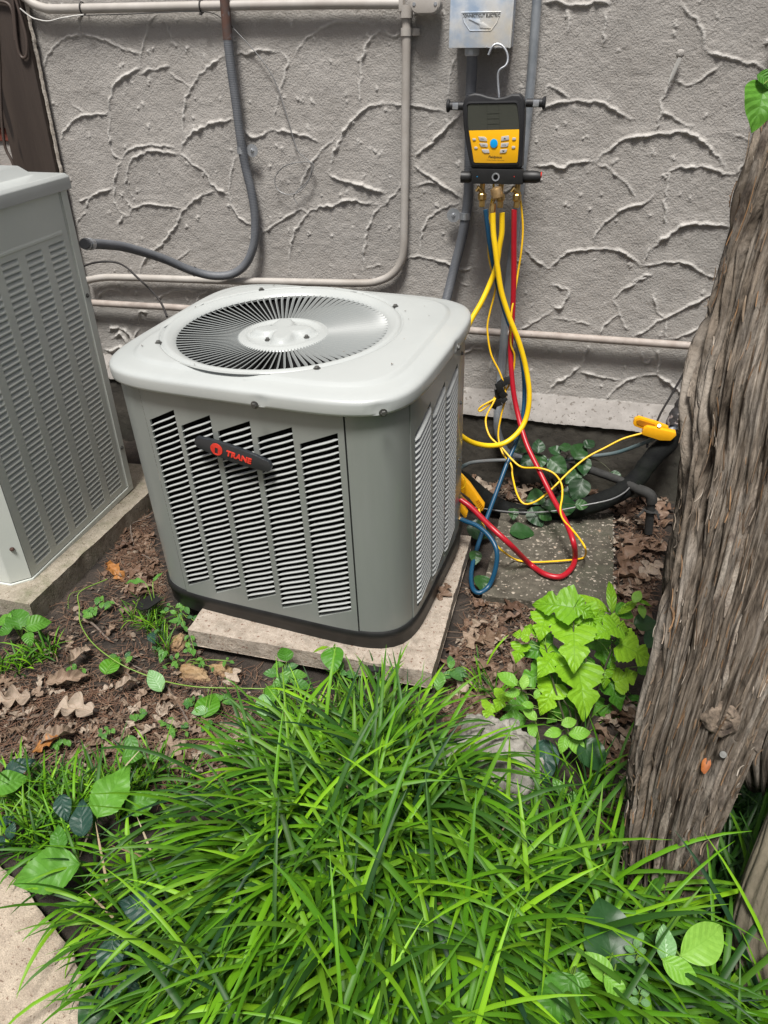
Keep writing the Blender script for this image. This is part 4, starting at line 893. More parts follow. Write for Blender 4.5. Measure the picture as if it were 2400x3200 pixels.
part('pipe_run', MB().tube(P3([(2000, 1533, 2.45), (1935, 1500, 2.52), (1850, 1470, 2.58), (1700, 1445, 2.64)]), .015, 14), M_dullpipe, gp)
cl = MB(); c = W(2032, 1595, 2.42)
for dz in (0,): cl.tube([c + Vector((math.cos(a) * .019, math.sin(a) * .019, dz)) for a in np.linspace(0, 2 * PI, 18)], .004, 6, caps=False)
cl.tube([c + Vector((-.020, -.006, .002)), c + Vector((-.045, -.045, -.006))], .0042, 8); cl.tube([c + Vector((.022, .0, .0)), c + Vector((.030, -.035, -.012))], .0042, 8); cl.tube([c + Vector((-.028, -.012, .006)), c + Vector((.034, -.016, -.004))], .003, 6)
part('wire_clamp', cl, M_dullpipe, gp)

# ------------------------------------------------------------------ digital gauge hanging from the box
GY = 2.585
g = thing('manifold_gauge', 'black and yellow digital pressure gauge hanging on a hook from the electrical box', 'pressure gauge', W(1550, 578, GY + .03))
def gpx(l, Y=GY): return [W(a, b, Y) for a, b in l]
Z3 = lambda l: [(1350 + a * .27125, 200 + b * .27125) for a, b in l]
case = Z3([(352, 470), (372, 410), (420, 350), (490, 335), (560, 345), (640, 372), (740, 392), (830, 380), (920, 345), (1010, 345), (1046, 390), (1062, 450), (1068, 560), (1062, 720), (1052, 900), (1042, 1100), (1038, 1200), (750, 1206), (447, 1200), (415, 1060), (385, 900), (362, 720), (354, 580)])
part('case', MB().prism(gpx(case), 1, (0, .062, 0)), M_rubber, g, bevel=.007, bseg=3, auto=50)
bez = Z3([(388, 470), (400, 440), (430, 432), (700, 428), (960, 420), (990, 430), (1004, 470), (1022, 640), (1026, 760), (1018, 950), (1004, 1130), (990, 1160), (740, 1168), (478, 1164), (462, 1140), (430, 900), (400, 700)])
bz_ = gpx(bez, GY - .001)
rim = MB(); inner = [W(*q_, GY - .0015) for q_ in Z3([(404, 474), (416, 458), (440, 452), (700, 448), (950, 442), (974, 450), (984, 478), (1004, 640), (1008, 760), (1000, 950), (986, 1120), (974, 1142), (740, 1150), (494, 1148), (480, 1130), (446, 900), (416, 700)])]
n_ = len(bz_); oa = [q_ + Vector((0, -.003, 0)) for q_ in bz_]; ob = [q_ + Vector((0, -.0035, 0)) for q_ in inner]
rim.add(bz_ + oa + ob + inner, [(k * n_ + i, k * n_ + (i + 1) % n_, (k + 1) * n_ + (i + 1) % n_, (k + 1) * n_ + i) for k in range(3) for i in range(n_)])
part('bezel', rim, M_rubber, g, auto=60)
part('screen', MB().prism(gpx(Z3([(412, 476), (440, 462), (700, 458), (960, 454), (980, 480), (1002, 640), (1004, 752), (420, 766), (414, 700)]), GY - .0022), 1, (0, .002, 0)), M_screen, g, smooth=False)
sg = MB()
for a, b in (((630, 470), (640, 760)), ((765, 466), (782, 756)), ((640, 574), (770, 568)), ((640, 632), (775, 628)), ((640, 694), (778, 688))):
    A_, B_ = gpx(Z3([a, b]), GY - .0025); sg.tube([A_, B_], .0005, 4)
part('screen_segments', sg, M_seg, g, smooth=False)
fp_ = part('faceplate', MB().prism(gpx(Z3([(420, 768), (1004, 754), (1000, 950), (986, 1120), (974, 1138), (740, 1142), (496, 1138), (482, 1126), (446, 900)]), GY - .0028), 1, (0, .0022, 0)), M_ypanel, g, bevel=.0006)
for nm, o_ in (('', [(532, 836), (606, 840), (628, 856), (634, 890), (550, 884)]), ('', [(545, 910), (628, 912), (640, 926), (640, 958), (566, 952)]), ('', [(572, 984), (650, 982), (662, 1024), (602, 1026), (584, 1012)]),
               ('', [(800, 836), (884, 824), (888, 872), (794, 888)]), ('', [(796, 912), (884, 904), (876, 944), (860, 954), (790, 958)]), ('', [(788, 984), (866, 980), (858, 1010), (842, 1024), (780, 1026)]),
               ('', [(465, 860), (480, 854), (500, 858), (506, 874), (490, 882), (470, 880)]), ('', [(485, 958), (500, 952), (520, 956), (526, 972), (510, 980), (490, 978)]), ('', [(924, 852), (945, 846), (966, 852), (966, 872), (945, 880), (926, 876)]), ('', [(918, 950), (938, 944), (958, 950), (960, 968), (940, 976), (920, 972)])):
    part('button', MB().prism(gpx(Z3(o_), GY - .0052), 1, (0, .003, 0)), M_btn, g, bevel=.0006)
part('round_button', MB().prism(gpx([(1350 + (712 + 44 * math.cos(t)) * .27125, 200 + (915 + 52 * math.sin(t)) * .27125) for t in np.linspace(0, 2 * PI, 25)[:-1]], GY - .0062), 1, (0, .004, 0)), M_bbtn, g, bevel=.001)
def glab(s_, x, y, size, Y=GY - .0056, **k):
    q_ = W(*Z3([(x, y)])[0], Y); objm('lettering', textmesh(s_, size, 0, M_ink, **k), g, MATS[g.name].inverted() @ Matrix.Translation(q_) @ R90)
glab('Fieldpiece', 726, 1073, .0105, GY - .0032, bold=.0002, shear=.15)
glab('Refrigerant Manifold + Micron Gauge', 730, 1108, .0036, GY - .0032, shear=.1)
glab('MENU', 580, 864, .0044); glab('VIEW', 594, 936, .0044); glab('ENTER', 832, 934, .0040)
part('arrow_mark', MB().prism(gpx(Z3([(822, 866), (854, 866), (838, 848)]), GY - .0056), 1, (0, .0003, 0)), M_ink, g, smooth=False)
part('arrow_mark', MB().prism(gpx(Z3([(806, 996), (838, 996), (822, 1014)]), GY - .0056), 1, (0, .0003, 0)), M_ink, g, smooth=False)
MX = Matrix.Rotation(PI / 2, 4, 'Y')
def knob(x0, x1, y, r, name, material=M_rubber, Y=GY + .022, prof=None):
    a = W(x0, y, Y); L_ = (W(x1, y, Y) - a).x; pr = prof or [(r, 0), (r, L_ * .8), (r * .8, L_)]
    return part(name, MB().lathe([(q_[0], q_[1]) for q_ in pr], Matrix.Translation(a) @ MX, 18), material, g, auto=35)
a = W(1398, 332, GY + .03); z = a.z
for s_, xa, xb, yy in ((1, 1397, 1455, 331), (-1, 1705, 1645, 322)):
    p0 = W(xa, yy, GY + .035); p1 = W(xb, yy, GY + .035)
    part('side_port', MB().lathe([(.017, 0), (.019, .003 * s_), (.017, .008 * s_), (.012, .010 * s_), (.012, (p1.x - p0.x))], Matrix.Translation(p0) @ MX, 18), M_rubber, g, auto=35)
    part('port_window', MB().box(p0.lerp(p1, .48) + Vector((0, -.0115, 0)), (.018, .004, .018)), M_steel, g, bevel=.001)
barq = gpx([(1471, 527), (1633, 530), (1634, 577), (1474, 574)], GY - .004)
part('manifold_block', MB().prism(barq, 1, (0, .05, 0)), M_blackp, g, bevel=.0025)
knob(1441, 1473, 553, .0175, 'valve_knob', M_blackp)
knob(1632, 1687, 552, .0185, 'valve_knob', M_blackp, prof=[(.015, 0), (.0185, .006), (.0185, .045), (.014, .058)])
q = W(1686, 547, GY + .022); part('red_cap', MB().lathe([(.010, 0), (.0085, .003)], Matrix.Translation(q + Vector((.004, 0, 0))) @ MX, 16), M_redp, g)
q = W(1549, 553, GY - .005); part('sight_glass', MB().lathe([(.0080, 0), (.0080, .001), (.0125, .0015), (.0125, 0), (.0075, -.001)], Matrix.Translation(q) @ R90, 24), M_steel, g, auto=30)
part('sight_lens', MB().lathe([(.0078, 0), (.0076, .0018)], Matrix.Translation(q) @ R90, 20), M_black, g)
for x, m_ in ((1491, M_bbtn), (1607, M_redp)): part('colour_dot', MB().lathe([(.0016, 0), (.0014, .0006)], Matrix.Translation(W(x, 552, GY - .004)) @ R90, 10), m_, g)
hk = cr(P3([(1526, 172, 2.625), (1537, 148, 2.627), (1550, 138, 2.63), (1568, 142, 2.63), (1583, 162, 2.628), (1587, 186, 2.625), (1580, 205, 2.62), (1562, 218, 2.618), (1556, 235, 2.617), (1557, 270, 2.615), (1559, 295, 2.613), (1560, 330, 2.612)]), 8)
part('hook', MB().tube(hk, .0034, 10), M_steel, g, auto=60)
# brass fittings of the gauge
def fitting(x, y0, side_=True):
    a = W(x, y0, GY + .02)
    k = MB(); k.lathe([(.0085, .004), (.0085, -.020), (.012, -.026)], Matrix.Translation(a), 16); part('port_stem', k, M_brass, g, auto=40)
    k = MB(); k.lathe([(.0115, -.024), (.0142, -.027), (.0142, -.042), (.0115, -.046), (.0095, -.047)], Matrix.Translation(a + Vector((.001, -.002, 0))), 10); part('knurled_nut', k, M_brass, g, auto=20)
    k = MB(); k.lathe([(.0095, -.046), (.0095, -.064), (.0085, -.066)], Matrix.Translation(a + Vector((.002, -.004, 0))), 6); part('hose_ferrule', k, M_brass, g, smooth=False)
    if side_: k = MB().tube([a + Vector((.002, -.004, -.022)), a + Vector((-.013, -.016, -.006)), a + Vector((-.016, -.018, -.018))], [.008, .0075, .006], 12); part('side_valve', k, M_brass, g, auto=60)
    return a
fitting(1508, 578); fitting(1622 - 4, 580); fitting(1566, 580, False)
a = W(1552, 600, GY - .005)
k = MB().lathe([(.005, .016), (.017, .012), (.0185, .008), (.0185, -.016), (.015, -.018), (.0145, -.004)], Matrix.Translation(a) @ Matrix.Rotation(-.28, 4, 'Y'), 22); part('brass_cap', k, M_brassd, g, auto=35)
k = MB().tube(cr([a + Vector((-.001, 0, -.006)), a + Vector((-.005, -.002, -.022)), a + Vector((-.010, -.002, -.034)), W(1541, 645, GY - .008)], 4), .004, 10); k.lathe([(.0095, .004), (.0095, -.024), (.0088, -.026)], Matrix.Translation(W(1541, 640, GY - .008)), 6); part('bent_fitting', k, M_brass, g, auto=40)

# ------------------------------------------------------------------ hoses
HY = GY - .002
def hose(name, l, wpx, material, label, cat='hose', seg=12, prints=None):
    pts = cr(P3(l), 10); r = px(wpx, pts[8]) / 2
    t = solo(name, MB().tube(pts, r, seg), material, label, cat, auto=80) if not prints else None
    return pts, r, t
hose('hose', [(1517, 655, HY + .018), (1530, 760, HY + .02), (1548, 860, HY + .025), (1567, 940, HY + .03), (1589, 1007, HY + .03), (1621, 1083, HY + .025), (1637, 1175, HY + .01), (1636, 1284, 2.55), (1616, 1371, 2.50), (1583, 1452, 2.43), (1551, 1539, 2.34), (1521, 1620, 2.25), (1498, 1690, 2.17), (1480, 1750, 2.08), (1472, 1800, 1.99), (1478, 1840, None, .03), (1500, 1852, None, .03), (1530, 1828, 1.93), (1549, 1775, 1.95), (1552, 1722, 1.97), (1532, 1680, 2.0), (1494, 1645, 2.03), (1450, 1627, 2.05), (1425, 1615, 2.06)], 14.5, M_blue, 'blue rubber hose hanging from the gauge and looping beside the concrete pad')
hose('hose', [(1607, 655, HY + .018), (1606, 760, HY + .018), (1606, 850, HY + .018), (1604, 931, HY + .015), (1600, 1013, HY + .01), (1595, 1094, HY), (1602, 1203, 2.55), (1616, 1284, 2.52), (1643, 1382, 2.45), (1681, 1463, 2.38), (1724, 1550, 2.30), (1768, 1631, 2.20), (1792, 1696, 2.12), (1797, 1745, None, .05), (1784, 1778, None, .048), (1751, 1802, None, .048), (1703, 1794, None, .048), (1654, 1761, None, .05), (1594, 1702, 2.0), (1529, 1642, 2.02), (1475, 1588, 2.04), (1446, 1566, 2.05), (1415, 1545, 2.06)], 17.5, M_red, 'red rubber hose hanging from the gauge and looping over the pebbly slab')
yp = [(1569, 665, HY + .02), (1568, 729, HY + .02), (1560, 775, HY + .018), (1551, 832, HY + .012), (1530, 889, HY + .005), (1503, 947, 2.56), (1473, 999, 2.53), (1448, 1055, 2.50), (1425, 1120, 2.46), (1410, 1200, 2.42), (1405, 1270, 2.38), (1415, 1330, 2.36), (1442, 1362, 2.36), (1480, 1384, 2.38), (1529, 1393, 2.41), (1578, 1384, 2.44), (1621, 1349, 2.47), (1646, 1300, 2.50), (1654, 1230, 2.52), (1643, 1148, 2.54), (1621, 1067, 2.545), (1591, 990, 2.55), (1567, 912, 2.555), (1556, 844, 2.56), (1549, 786, 2.565), (1542, 729, 2.572), (1540, 665, GY - .008)]
hose('hose', yp, 17.5, M_yel, 'thick yellow hose crossing itself under the gauge and looping behind the air conditioner')
hose('sensor_cable', [(1542, 560, GY + .045), (1542, 600, GY + .045), (1534, 640, GY + .045), (1530, 683, GY + .045), (1527, 715, GY + .045), (1526, 770, GY + .045), (1529, 810, GY + .045), (1537, 844, GY + .04), (1549, 885, GY + .04), (1544, 924, GY + .03), (1530, 980, GY + .02), (1523, 1029, GY + .01), (1534, 1105, 2.58), (1560, 1160, 2.57), (1574, 1200, 2.56), (1580, 1240, 2.55), (1566, 1300, 2.54), (1557, 1360, 2.52), (1570, 1415, 2.48), (1597, 1452, 2.44), (1602, 1490, 2.40), (1616, 1544, 2.33), (1638, 1574, 2.30), (1676, 1566, 2.32), (1724, 1528, 2.37), (1779, 1474, 2.43), (1833, 1430, 2.48), (1893, 1398, 2.51), (1947, 1371, 2.53), (2006, 1354, 2.55)], 6.5, M_ywire, 'thin yellow sensor cable looping from the gauge to the clamp beside the trunk', 'cable', seg=8)
hose('sensor_cable', [(1624, 600, GY + .045), (1634, 706, GY + .04), (1629, 786, GY + .03), (1620, 844, GY + .03), (1613, 889, GY + .02), (1606, 935, GY + .01), (1599, 972, HY), (1596, 1029, HY - .012), (1597, 1078, 2.57), (1608, 1110, 2.57), (1605, 1154, 2.57), (1592, 1200, 2.56), (1572, 1230, 2.56), (1540, 1250, 2.54), (1508, 1268, 2.53), (1496, 1280, 2.53), (1503, 1284, 2.53), (1530, 1262, 2.54), (1552, 1236, 2.55), (1540, 1262, 2.53), (1518, 1310, 2.50), (1530, 1362, 2.46), (1567, 1398, 2.43), (1600, 1436, 2.40), (1632, 1460, 2.38), (1686, 1463, 2.36), (1730, 1479, 2.35), (1754, 1512, 2.33), (1757, 1550, 2.29), (1751, 1593, 2.24), (1762, 1626, 2.20), (1800, 1669, 2.14), (1829, 1713, 2.07), (1826, 1740, None, .045), (1800, 1748, None, .045), (1719, 1755, None, .045), (1654, 1756, None, .045), (1610, 1748, None, .045), (1572, 1723, 2.02), (1540, 1691, 2.03), (1518, 1658, 2.04), (1506, 1628, 2.06), (1496, 1590, 2.08)], 6.5, M_ywire, 'thin yellow sensor cable tied with a black strap and trailing over the pebbly slab', 'cable', seg=8)
sp = MB(); 
def ribbon(mb, l, wv, th):
    pts = P3(l)
    for a, b, i in zip(pts, pts[1:], range(99)):
        d = (b - a).normalized(); n_ = d.cross(Vector((0, -1, .2))).normalized() * wv
        mb.prism([a - n_, a + n_, b + n_, b - n_], 1, (0, -th, 0))
ribbon(sp, [(1596, 1186, 2.553), (1575, 1192, 2.548), (1560, 1204, 2.546)], .014, .004)
ribbon(sp, [(1556, 1196, 2.540), (1566, 1225, 2.538), (1580, 1240, 2.54), (1566, 1255, 2.535), (1546, 1262, 2.54), (1540, 1275, 2.545)], .012, .005)
ribbon(sp, [(1558, 1215, 2.546), (1563, 1248, 2.544)], .016, .004)
solo('cable_strap', sp, M_blackp, 'black fabric strap gathering the thin yellow cables below the gauge', 'strap', bevel=.001)
# pipe clamps and service valves
C6 = lambda l: [(1850 + a * .33153, 1250 + b * .33153) for a, b in l]
c5 = lambda l: [(1350 + a * .33153, 1350 + b * .33153) for a, b in l]
t = thing('pipe_clamp_probe', 'yellow plastic spring clamp gripping the black line beside the trunk', 'clamp', W(2045, 1350, 2.56))
part('upper_jaw', MB().prism([W(a, b, 2.56) for a, b in C6([(385, 222), (400, 180), (440, 163), (600, 210), (722, 258), (716, 285), (640, 262), (560, 262), (490, 280), (400, 248)])], 1, (0, .02, 0)), M_yclamp, t, bevel=.003)
part('jaw_recess', MB().prism([W(a, b, 2.5575) for a, b in C6([(420, 196), (450, 190), (590, 232), (600, 250), (520, 262), (425, 226)])], 1, (0, .002, 0)), mat('amber_recess', (.38, .14, .005), rough=.5), t, smooth=False)
part('lower_jaw', MB().prism([W(a, b, 2.54) for a, b in C6([(468, 318), (486, 272), (522, 253), (600, 268), (700, 290), (792, 310), (796, 338), (742, 388), (640, 384), (478, 332)])], 1, (0, .03, 0)), M_yclamp, t, bevel=.004)
part('spring_pin', MB().tube(P3([(2060, 1330, 2.545), (2060, 1345, 2.59)]), .006, 10), M_steel, t)
t = thing('pipe_clamp_probe', 'yellow plastic spring clamp at the rear right corner of the middle air conditioner', 'clamp', W(1445, 1560, 2.1))
part('upper_jaw', MB().prism([W(a, b, 2.10) for a, b in c5([(232, 432), (262, 408), (350, 500), (400, 570), (492, 700), (486, 742), (465, 752), (425, 720), (350, 625), (262, 560)])], 1, (0, .025, 0)), M_yclamp, t, bevel=.004)
for k_ in range(6):
    a = W(*c5([(415 + k_ * 11, 655 + k_ * 17)])[0], 2.098); b = W(*c5([(445 + k_ * 9, 640 + k_ * 14)])[0], 2.098); part('grip_rib', MB().tube([a, b], .0009, 5), mat('amber_rib', (.5, .22, .005), rough=.5) if k_ == 0 else bpy.data.materials['amber_rib'], t)
part('lower_jaw', MB().prism([W(a, b, 2.11) for a, b in c5([(212, 640), (248, 636), (300, 720), (334, 770), (326, 806), (306, 814), (262, 750), (228, 690)])], 1, (0, .022, 0)), M_yclamp, t, bevel=.003)
wire('sensor_cable', [(1424, 1500, 2.09), (1432, 1478, 2.085), (1450, 1492, 2.08), (1454, 1512, 2.08), (1446, 1526, 2.08), (1432, 1530, 2.09)], 4, M_ywire, 'short yellow lead curling round the clamp at the rear corner of the air conditioner', 'cable', seg=8)
wire('cable', [(1420, 1515, 2.10), (1428, 1486, 2.10), (1438, 1500, 2.09), (1434, 1520, 2.09), (1420, 1530, 2.1)], 5, M_bcable, 'short black lead curling beside the yellow clamp at the rear corner', 'cable', seg=8)
for lab_, x, y, dx in (('upper brass service valve joined to the red hose at the air conditioner', 1425, 1540, 0), ('lower brass service valve joined to the blue hose at the air conditioner', 1419, 1606, 0)):
    t = thing('service_valve', lab_, 'valve', W(x, y, 2.06)); a = W(x, y, 2.06)
    part('valve_body', MB().box(a, (.022, .03, .03)).box(a + Vector((-.02, 0, 0)), (.03, .02, .02)), M_brassd, t, bevel=.003)
    b = W(x + 24, y + 24, 2.055) if y < 1580 else W(x + 24, y + 18, 2.055); c = W(x + 8, y + 10, 2.055); d = b - c
    part('hose_nut', MB().tube([c, c.lerp(b, .35)], .010, 8), M_brass, t, smooth=False)
    part('hose_ferrule', MB().tube([c.lerp(b, .4), b + d * .35], .0085, 6), M_brass, t, smooth=False)
# ------------------------------------------------------------------ leaning weathered trunk
def swept(name, sections, material, nth, nlen, label_parent, depth=.62, amp=.012, seed=0, flutes=9, twist=.4):
    "sections: (y px, left px, right px, Y, optional z) -> displaced closed sheet with UV"
    key = []
    for s_ in sections:
        y, l, r, Yd = s_[:4]
        if len(s_) > 4: a, b = G(l, y, s_[4]), G(r, y, s_[4])
        else: a, b = W(l, y, Yd), W(r, y, Yd)
        key.append((a, b))
    A = cr([k[0] for k in key], 24); B = cr([k[1] for k in key], 24)
    idx = np.linspace(0, len(A) - 1, nlen)
    P = np.zeros((nlen, nth + 1, 3)); ln = 0; prev = None; lens = []
    for i, f in enumerate(idx):
        k = min(int(f), len(A) - 2); a = A[k].lerp(A[k + 1], f - k); b = B[k].lerp(B[k + 1], f - k)
        c = (a + b) / 2; R_ = (b - a).length / 2; x = (b - a).normalized()
        c2 = (A[min(k + 8, len(A) - 1)] + B[min(k + 8, len(A) - 1)]) / 2; c1 = (A[max(k - 8, 0)] + B[max(k - 8, 0)]) / 2
        t = (c2 - c1).normalized(); d = t.cross(x).normalized()
        if prev is not None: ln += (c - prev).length
        prev = c; lens.append(ln)
        for j in range(nth + 1):
            th = 2 * PI * (j % nth) / nth
            cs, sn = math.cos(th), math.sin(th)
            p = c + x * cs * R_ + d * sn * R_ * depth
            q = x * cs + d * sn
            P[i, j] = p; 
    lens = np.array(lens)
    TH, LN = np.meshgrid(np.linspace(0, 1, nth + 1), lens, indexing='xy')
    N = np.zeros_like(P)
    dth = np.roll(P[:, :-1], -1, 1) - np.roll(P[:, :-1], 1, 1); dth = np.concatenate([dth, dth[:, :1]], 1)
    dl = np.gradient(P, axis=0); N = np.cross(dth, dl); N /= np.linalg.norm(N, axis=2, keepdims=True) + 1e-9
    cen = P[:, :-1].mean(1, keepdims=True); sgn = np.sign(((P - cen) * N).sum(2, keepdims=True)); N *= sgn
    cyc = lambda f, o, sl, sd: .5 * (fbm((TH + twist * 0 + .02 * np.sin(LN * 3)) * f, LN * sl, o, sd) + 0) 
    def per(f, sl, o, sd):   # periodic in theta
        a_ = fbm(TH * f, LN * sl, o, sd); b_ = fbm((TH - 1) * f + 999, LN * sl, o, sd); w_ = np.clip((TH - .85) / .15, 0, 1)
        b2 = fbm((TH - 1) * f, LN * sl, o, sd)
        return a_ * (1 - w_) + b2 * w_
    rid = 1 - np.abs(per(flutes, 1.1, 3, seed + 1) * 2 - 1) * 1.6
    fine = per(70, 5.0, 3, seed + 5); fib = per(150, 9, 2, seed + 8); lump = per(4, 3.0, 3, seed + 2)
    crack = np.clip((.34 - per(38, 2.0, 3, seed + 11)) * 9, 0, 1)
    furrow = np.abs(per(30, 1.6, 3, seed + 15) * 2 - 1)
    furrow2 = np.abs(per(64, 3.2, 3, seed + 25) * 2 - 1)
    h = -amp * 2.3 * np.exp(-(furrow / .15) ** 2) - amp * 1.1 * np.exp(-(furrow2 / .13) ** 2) + amp * .5 * (per(260, 16, 2, seed + 19) - .5) + amp * (1.6 * rid + 1.5 * (lump - .5)) + amp * 1.3 * (fine - .5) + amp * .8 * (fib - .5) - amp * 1.3 * crack
    h = h - h.mean()
    P = P + N * h[..., None]
    me = gridmesh(name, P[:, :, :], material)
    uv = np.stack([TH, LN], -1)
    li = np.empty(len(me.loops), dtype=np.int32); me.loops.foreach_get('vertex_index', li)
    me.uv_layers[0].data.foreach_set('uv', uv.reshape(-1, 2)[li].ravel().astype(np.float32))
    return me, P, N
TS = [(3100, 2005, 2075, .90), (3000, 2000, 2082, .91), (2900, 1992, 2092, .925), (2800, 1978, 2130, .94), (2700, 1968, 2172, .955), (2600, 1966, 2216, .97), (2400, 1984, 2302, 1.01), (2200, 2028, 2392, 1.05), (2000, 2078, 2480, 1.10), (1800, 2108, 2570, 1.16), (1500, 2150, 2680, 1.24), (1200, 2172, 2790, 1.31), (900, 2246, 2900, 1.38), (600, 2340, 3010, 1.44), (400, 2400, 3090, 1.48), (100, 2490, 3200, 1.54), (-300, 2600, 3360, 1.62)]
trunk = thing('dead_tree', 'weathered leaning tree trunk with shredded grey brown bark filling the right edge', 'tree trunk', G(2010, 2950, 0))
me, TP, TN = swept('bark_surface', TS, M_bark, 400, 760, 'trunk', depth=.5, amp=.0120, seed=2, flutes=7)
me.transform(MATS[trunk.name].inverted()); objm('trunk', me, trunk)
# loose strips lifting off the bark
M_plate = mat('bark_plate', (.05, .036, .026), (.25, .21, .17), scale=42, stretch=(1, 1, .22), rough=.92, bump=.004, bscale=160, c3=(.34, .31, .265), grain=.3, detail=9)
fl_ = MB(); rs = np.random.RandomState(11)
ni, nj = TP.shape[:2]
for _ in range(3000):
    i = rs.randint(5, ni - 40); j = rs.randint(0, nj - 1); p = Vector(TP[i, j]); n_ = Vector(TN[i, j])
    if (CP - p).dot(n_) < 0 and rs.rand() < .8: continue
    t = (Vector(TP[min(i + 6, ni - 1), j]) - p).normalized(); s_ = t.cross(n_).normalized()
    L_ = rs.uniform(.010, .045) * (2.2 if rs.rand() < .12 else 1); wv = rs.uniform(.0005, .0016) * (1.6 if rs.rand() < .08 else 1); lift = rs.uniform(-.001, .0045); ben = rs.uniform(-.004, .008); sk = rs.uniform(-.16, .16)
    vs = []
    for k in range(5):
        f = k / 4; c = p + t * L_ * (f - .5) + s_ * L_ * sk * (f - .5) + n_ * (.0015 + lift * 0 + ben * (2 * f - 1) ** 2 * (1 if f > .5 or rs.rand() < .3 else .2)); ww = wv * (.35 + .65 * math.sin(PI * min(1, .12 + f * .85)))
        vs += [c - s_ * ww, c + n_ * .0014, c + s_ * ww]
    fl_.add(vs, [(3 * k, 3 * k + 1, 3 * k + 4, 3 * k + 3) for k in range(4)] + [(3 * k + 1, 3 * k + 2, 3 * k + 5, 3 * k + 4) for k in range(4)])
o = part('bark_strips', fl_, M_flake, trunk, auto=80); o['kind'] = 'stuff'
rs2 = np.random.RandomState(23)
for _ in range(95):      # long plates of bark splitting off between the fissures
    i = rs2.randint(30, ni - 150); j = rs2.randint(0, nj - 1); p = Vector(TP[i, j]); n_ = Vector(TN[i, j])
    if (CP - p).dot(n_) < 0: continue
    ln_ = rs2.randint(40, 130); hw = rs2.uniform(.0025, .0075); jj = float(j); L1 = []; 
    for k in range(0, ln_, 5):
        f = k / ln_; jj += rs2.uniform(-.6, .6); a = Vector(TP[i + k, int(jj) % (nj - 1)]); m_ = Vector(TN[i + k, int(jj) % (nj - 1)])
        L1.append((a, m_, f))
    L1 = [((L1[max(q - 2, 0)][0] + L1[max(q - 1, 0)][0] + L1[q][0] + L1[min(q + 1, len(L1) - 1)][0] + L1[min(q + 2, len(L1) - 1)][0]) / 5, L1[q][1], L1[q][2]) for q in range(len(L1))]
    vs = []; fl2 = rs2.uniform(0, .010)
    for q, (a, m_, f) in enumerate(L1):
        t = (L1[min(q + 1, len(L1) - 1)][0] - L1[max(q - 1, 0)][0]).normalized(); m_ = (n_ * .6 + m_ * .4).normalized(); s_ = t.cross(m_).normalized()
        ww = hw * (.15 + .85 * min(1, 6 * f, 5 * (1 - f))) * rs2.uniform(.65, 1.2); up = m_ * (.003 + fl2 * (2 * abs(f - .5)) ** 3)
        vs += [a - s_ * ww - m_ * .004, a - s_ * ww * .8 + up, a + up + m_ * .0016 * rs2.uniform(.2, 1.6), a + s_ * ww * .85 + up, a + s_ * ww - m_ * .004]
    pm_ = MB().add(vs, [(5 * q + c, 5 * q + c + 1, 5 * q + c + 6, 5 * q + c + 5) for q in range(len(L1) - 1) for c in range(4)])
    part('bark_plate', pm_, M_plate, trunk, auto=45)
def on_trunk(x, y):
    d = ray(x, y); c = TP.reshape(-1, 3); v = c - np.array(CP); al = v @ np.array(d); dist = np.linalg.norm(v - al[:, None] * np.array(d), axis=1)
    k = np.where(dist < .008)[0]; k = k[np.argmin(al[k])] if len(k) else np.argmin(dist); return Vector(c[k]), Vector(TN.reshape(-1, 3)[k])
for (x, y, r_) in ((2252, 2366, .0062),):
    p, n_ = on_trunk(x, y); part('nail_head', MB().lathe([(r_, -.004), (r_, .006), (r_ * .9, .0072)], Matrix.Translation(p) @ (CP - p).to_track_quat('Z', 'Y').to_matrix().to_4x4(), 16), M_screw, trunk, auto=40)
p, n_ = on_trunk(2214, 2405); n_ = (CP - p).normalized(); wd = MB(); M = Matrix.Translation(p + n_ * .003) @ n_.to_track_quat('Z', 'Y').to_matrix().to_4x4()
wd.add([M @ Vector((.0070 * math.cos(t) * (1 + .10 * math.sin(3 * t)), .014 * math.sin(t) * (1 + .08 * math.cos(5 * t)), .0005 * math.sin(7 * t))) for t in np.linspace(0, 2 * PI, 19)[:-1]] + [M @ Vector((0, 0, .004))], [(i, (i + 1) % 18, 18) for i in range(18)])
part('sap_wound', wd, M_wound, trunk)
# knot
p, n_ = on_trunk(2275, 2265); kn = MB(); M = Matrix.Translation(p - n_ * .004) @ n_.to_track_quat('Z', 'Y').to_matrix().to_4x4()
kn.lathe([(.030, -.006), (.026, .001), (.021, .0045), (.016, .002), (.011, .005), (.007, -.001), (.003, .001)], M, 40); kn.v = [tuple(Vector(v) + Vector((mnoise.noise(Vector(v) * 90), mnoise.noise(Vector(v) * 90 + Vector((7, 0, 0))), mnoise.noise(Vector(v) * 90 + Vector((0, 7, 0))))) * .006) for v in kn.v]
part('knot', kn, M_bark2, trunk, auto=80)
log = thing('log', 'broken end of a rough bark log hanging behind the trunk at the right edge', 'log', W(2400, 2300, 1.12))
me, LP2, LN2 = swept('log_bark', [(2452, 2370, 2480, 1.13), (2440, 2345, 2560, 1.13), (2400, 2325, 2640, 1.13), (2300, 2318, 2700, 1.14), (2150, 2370, 2800, 1.17), (1950, 2460, 2900, 1.22)], M_bark, 120, 140, '', depth=.5, amp=.010, seed=31, flutes=6)
me.transform(MATS[log.name].inverted()); objm('bark', me, log)
st = thing('tree_stump', 'smooth old brown stump leaning in at the bottom right corner', 'stump', G(2400, 3000, 0))
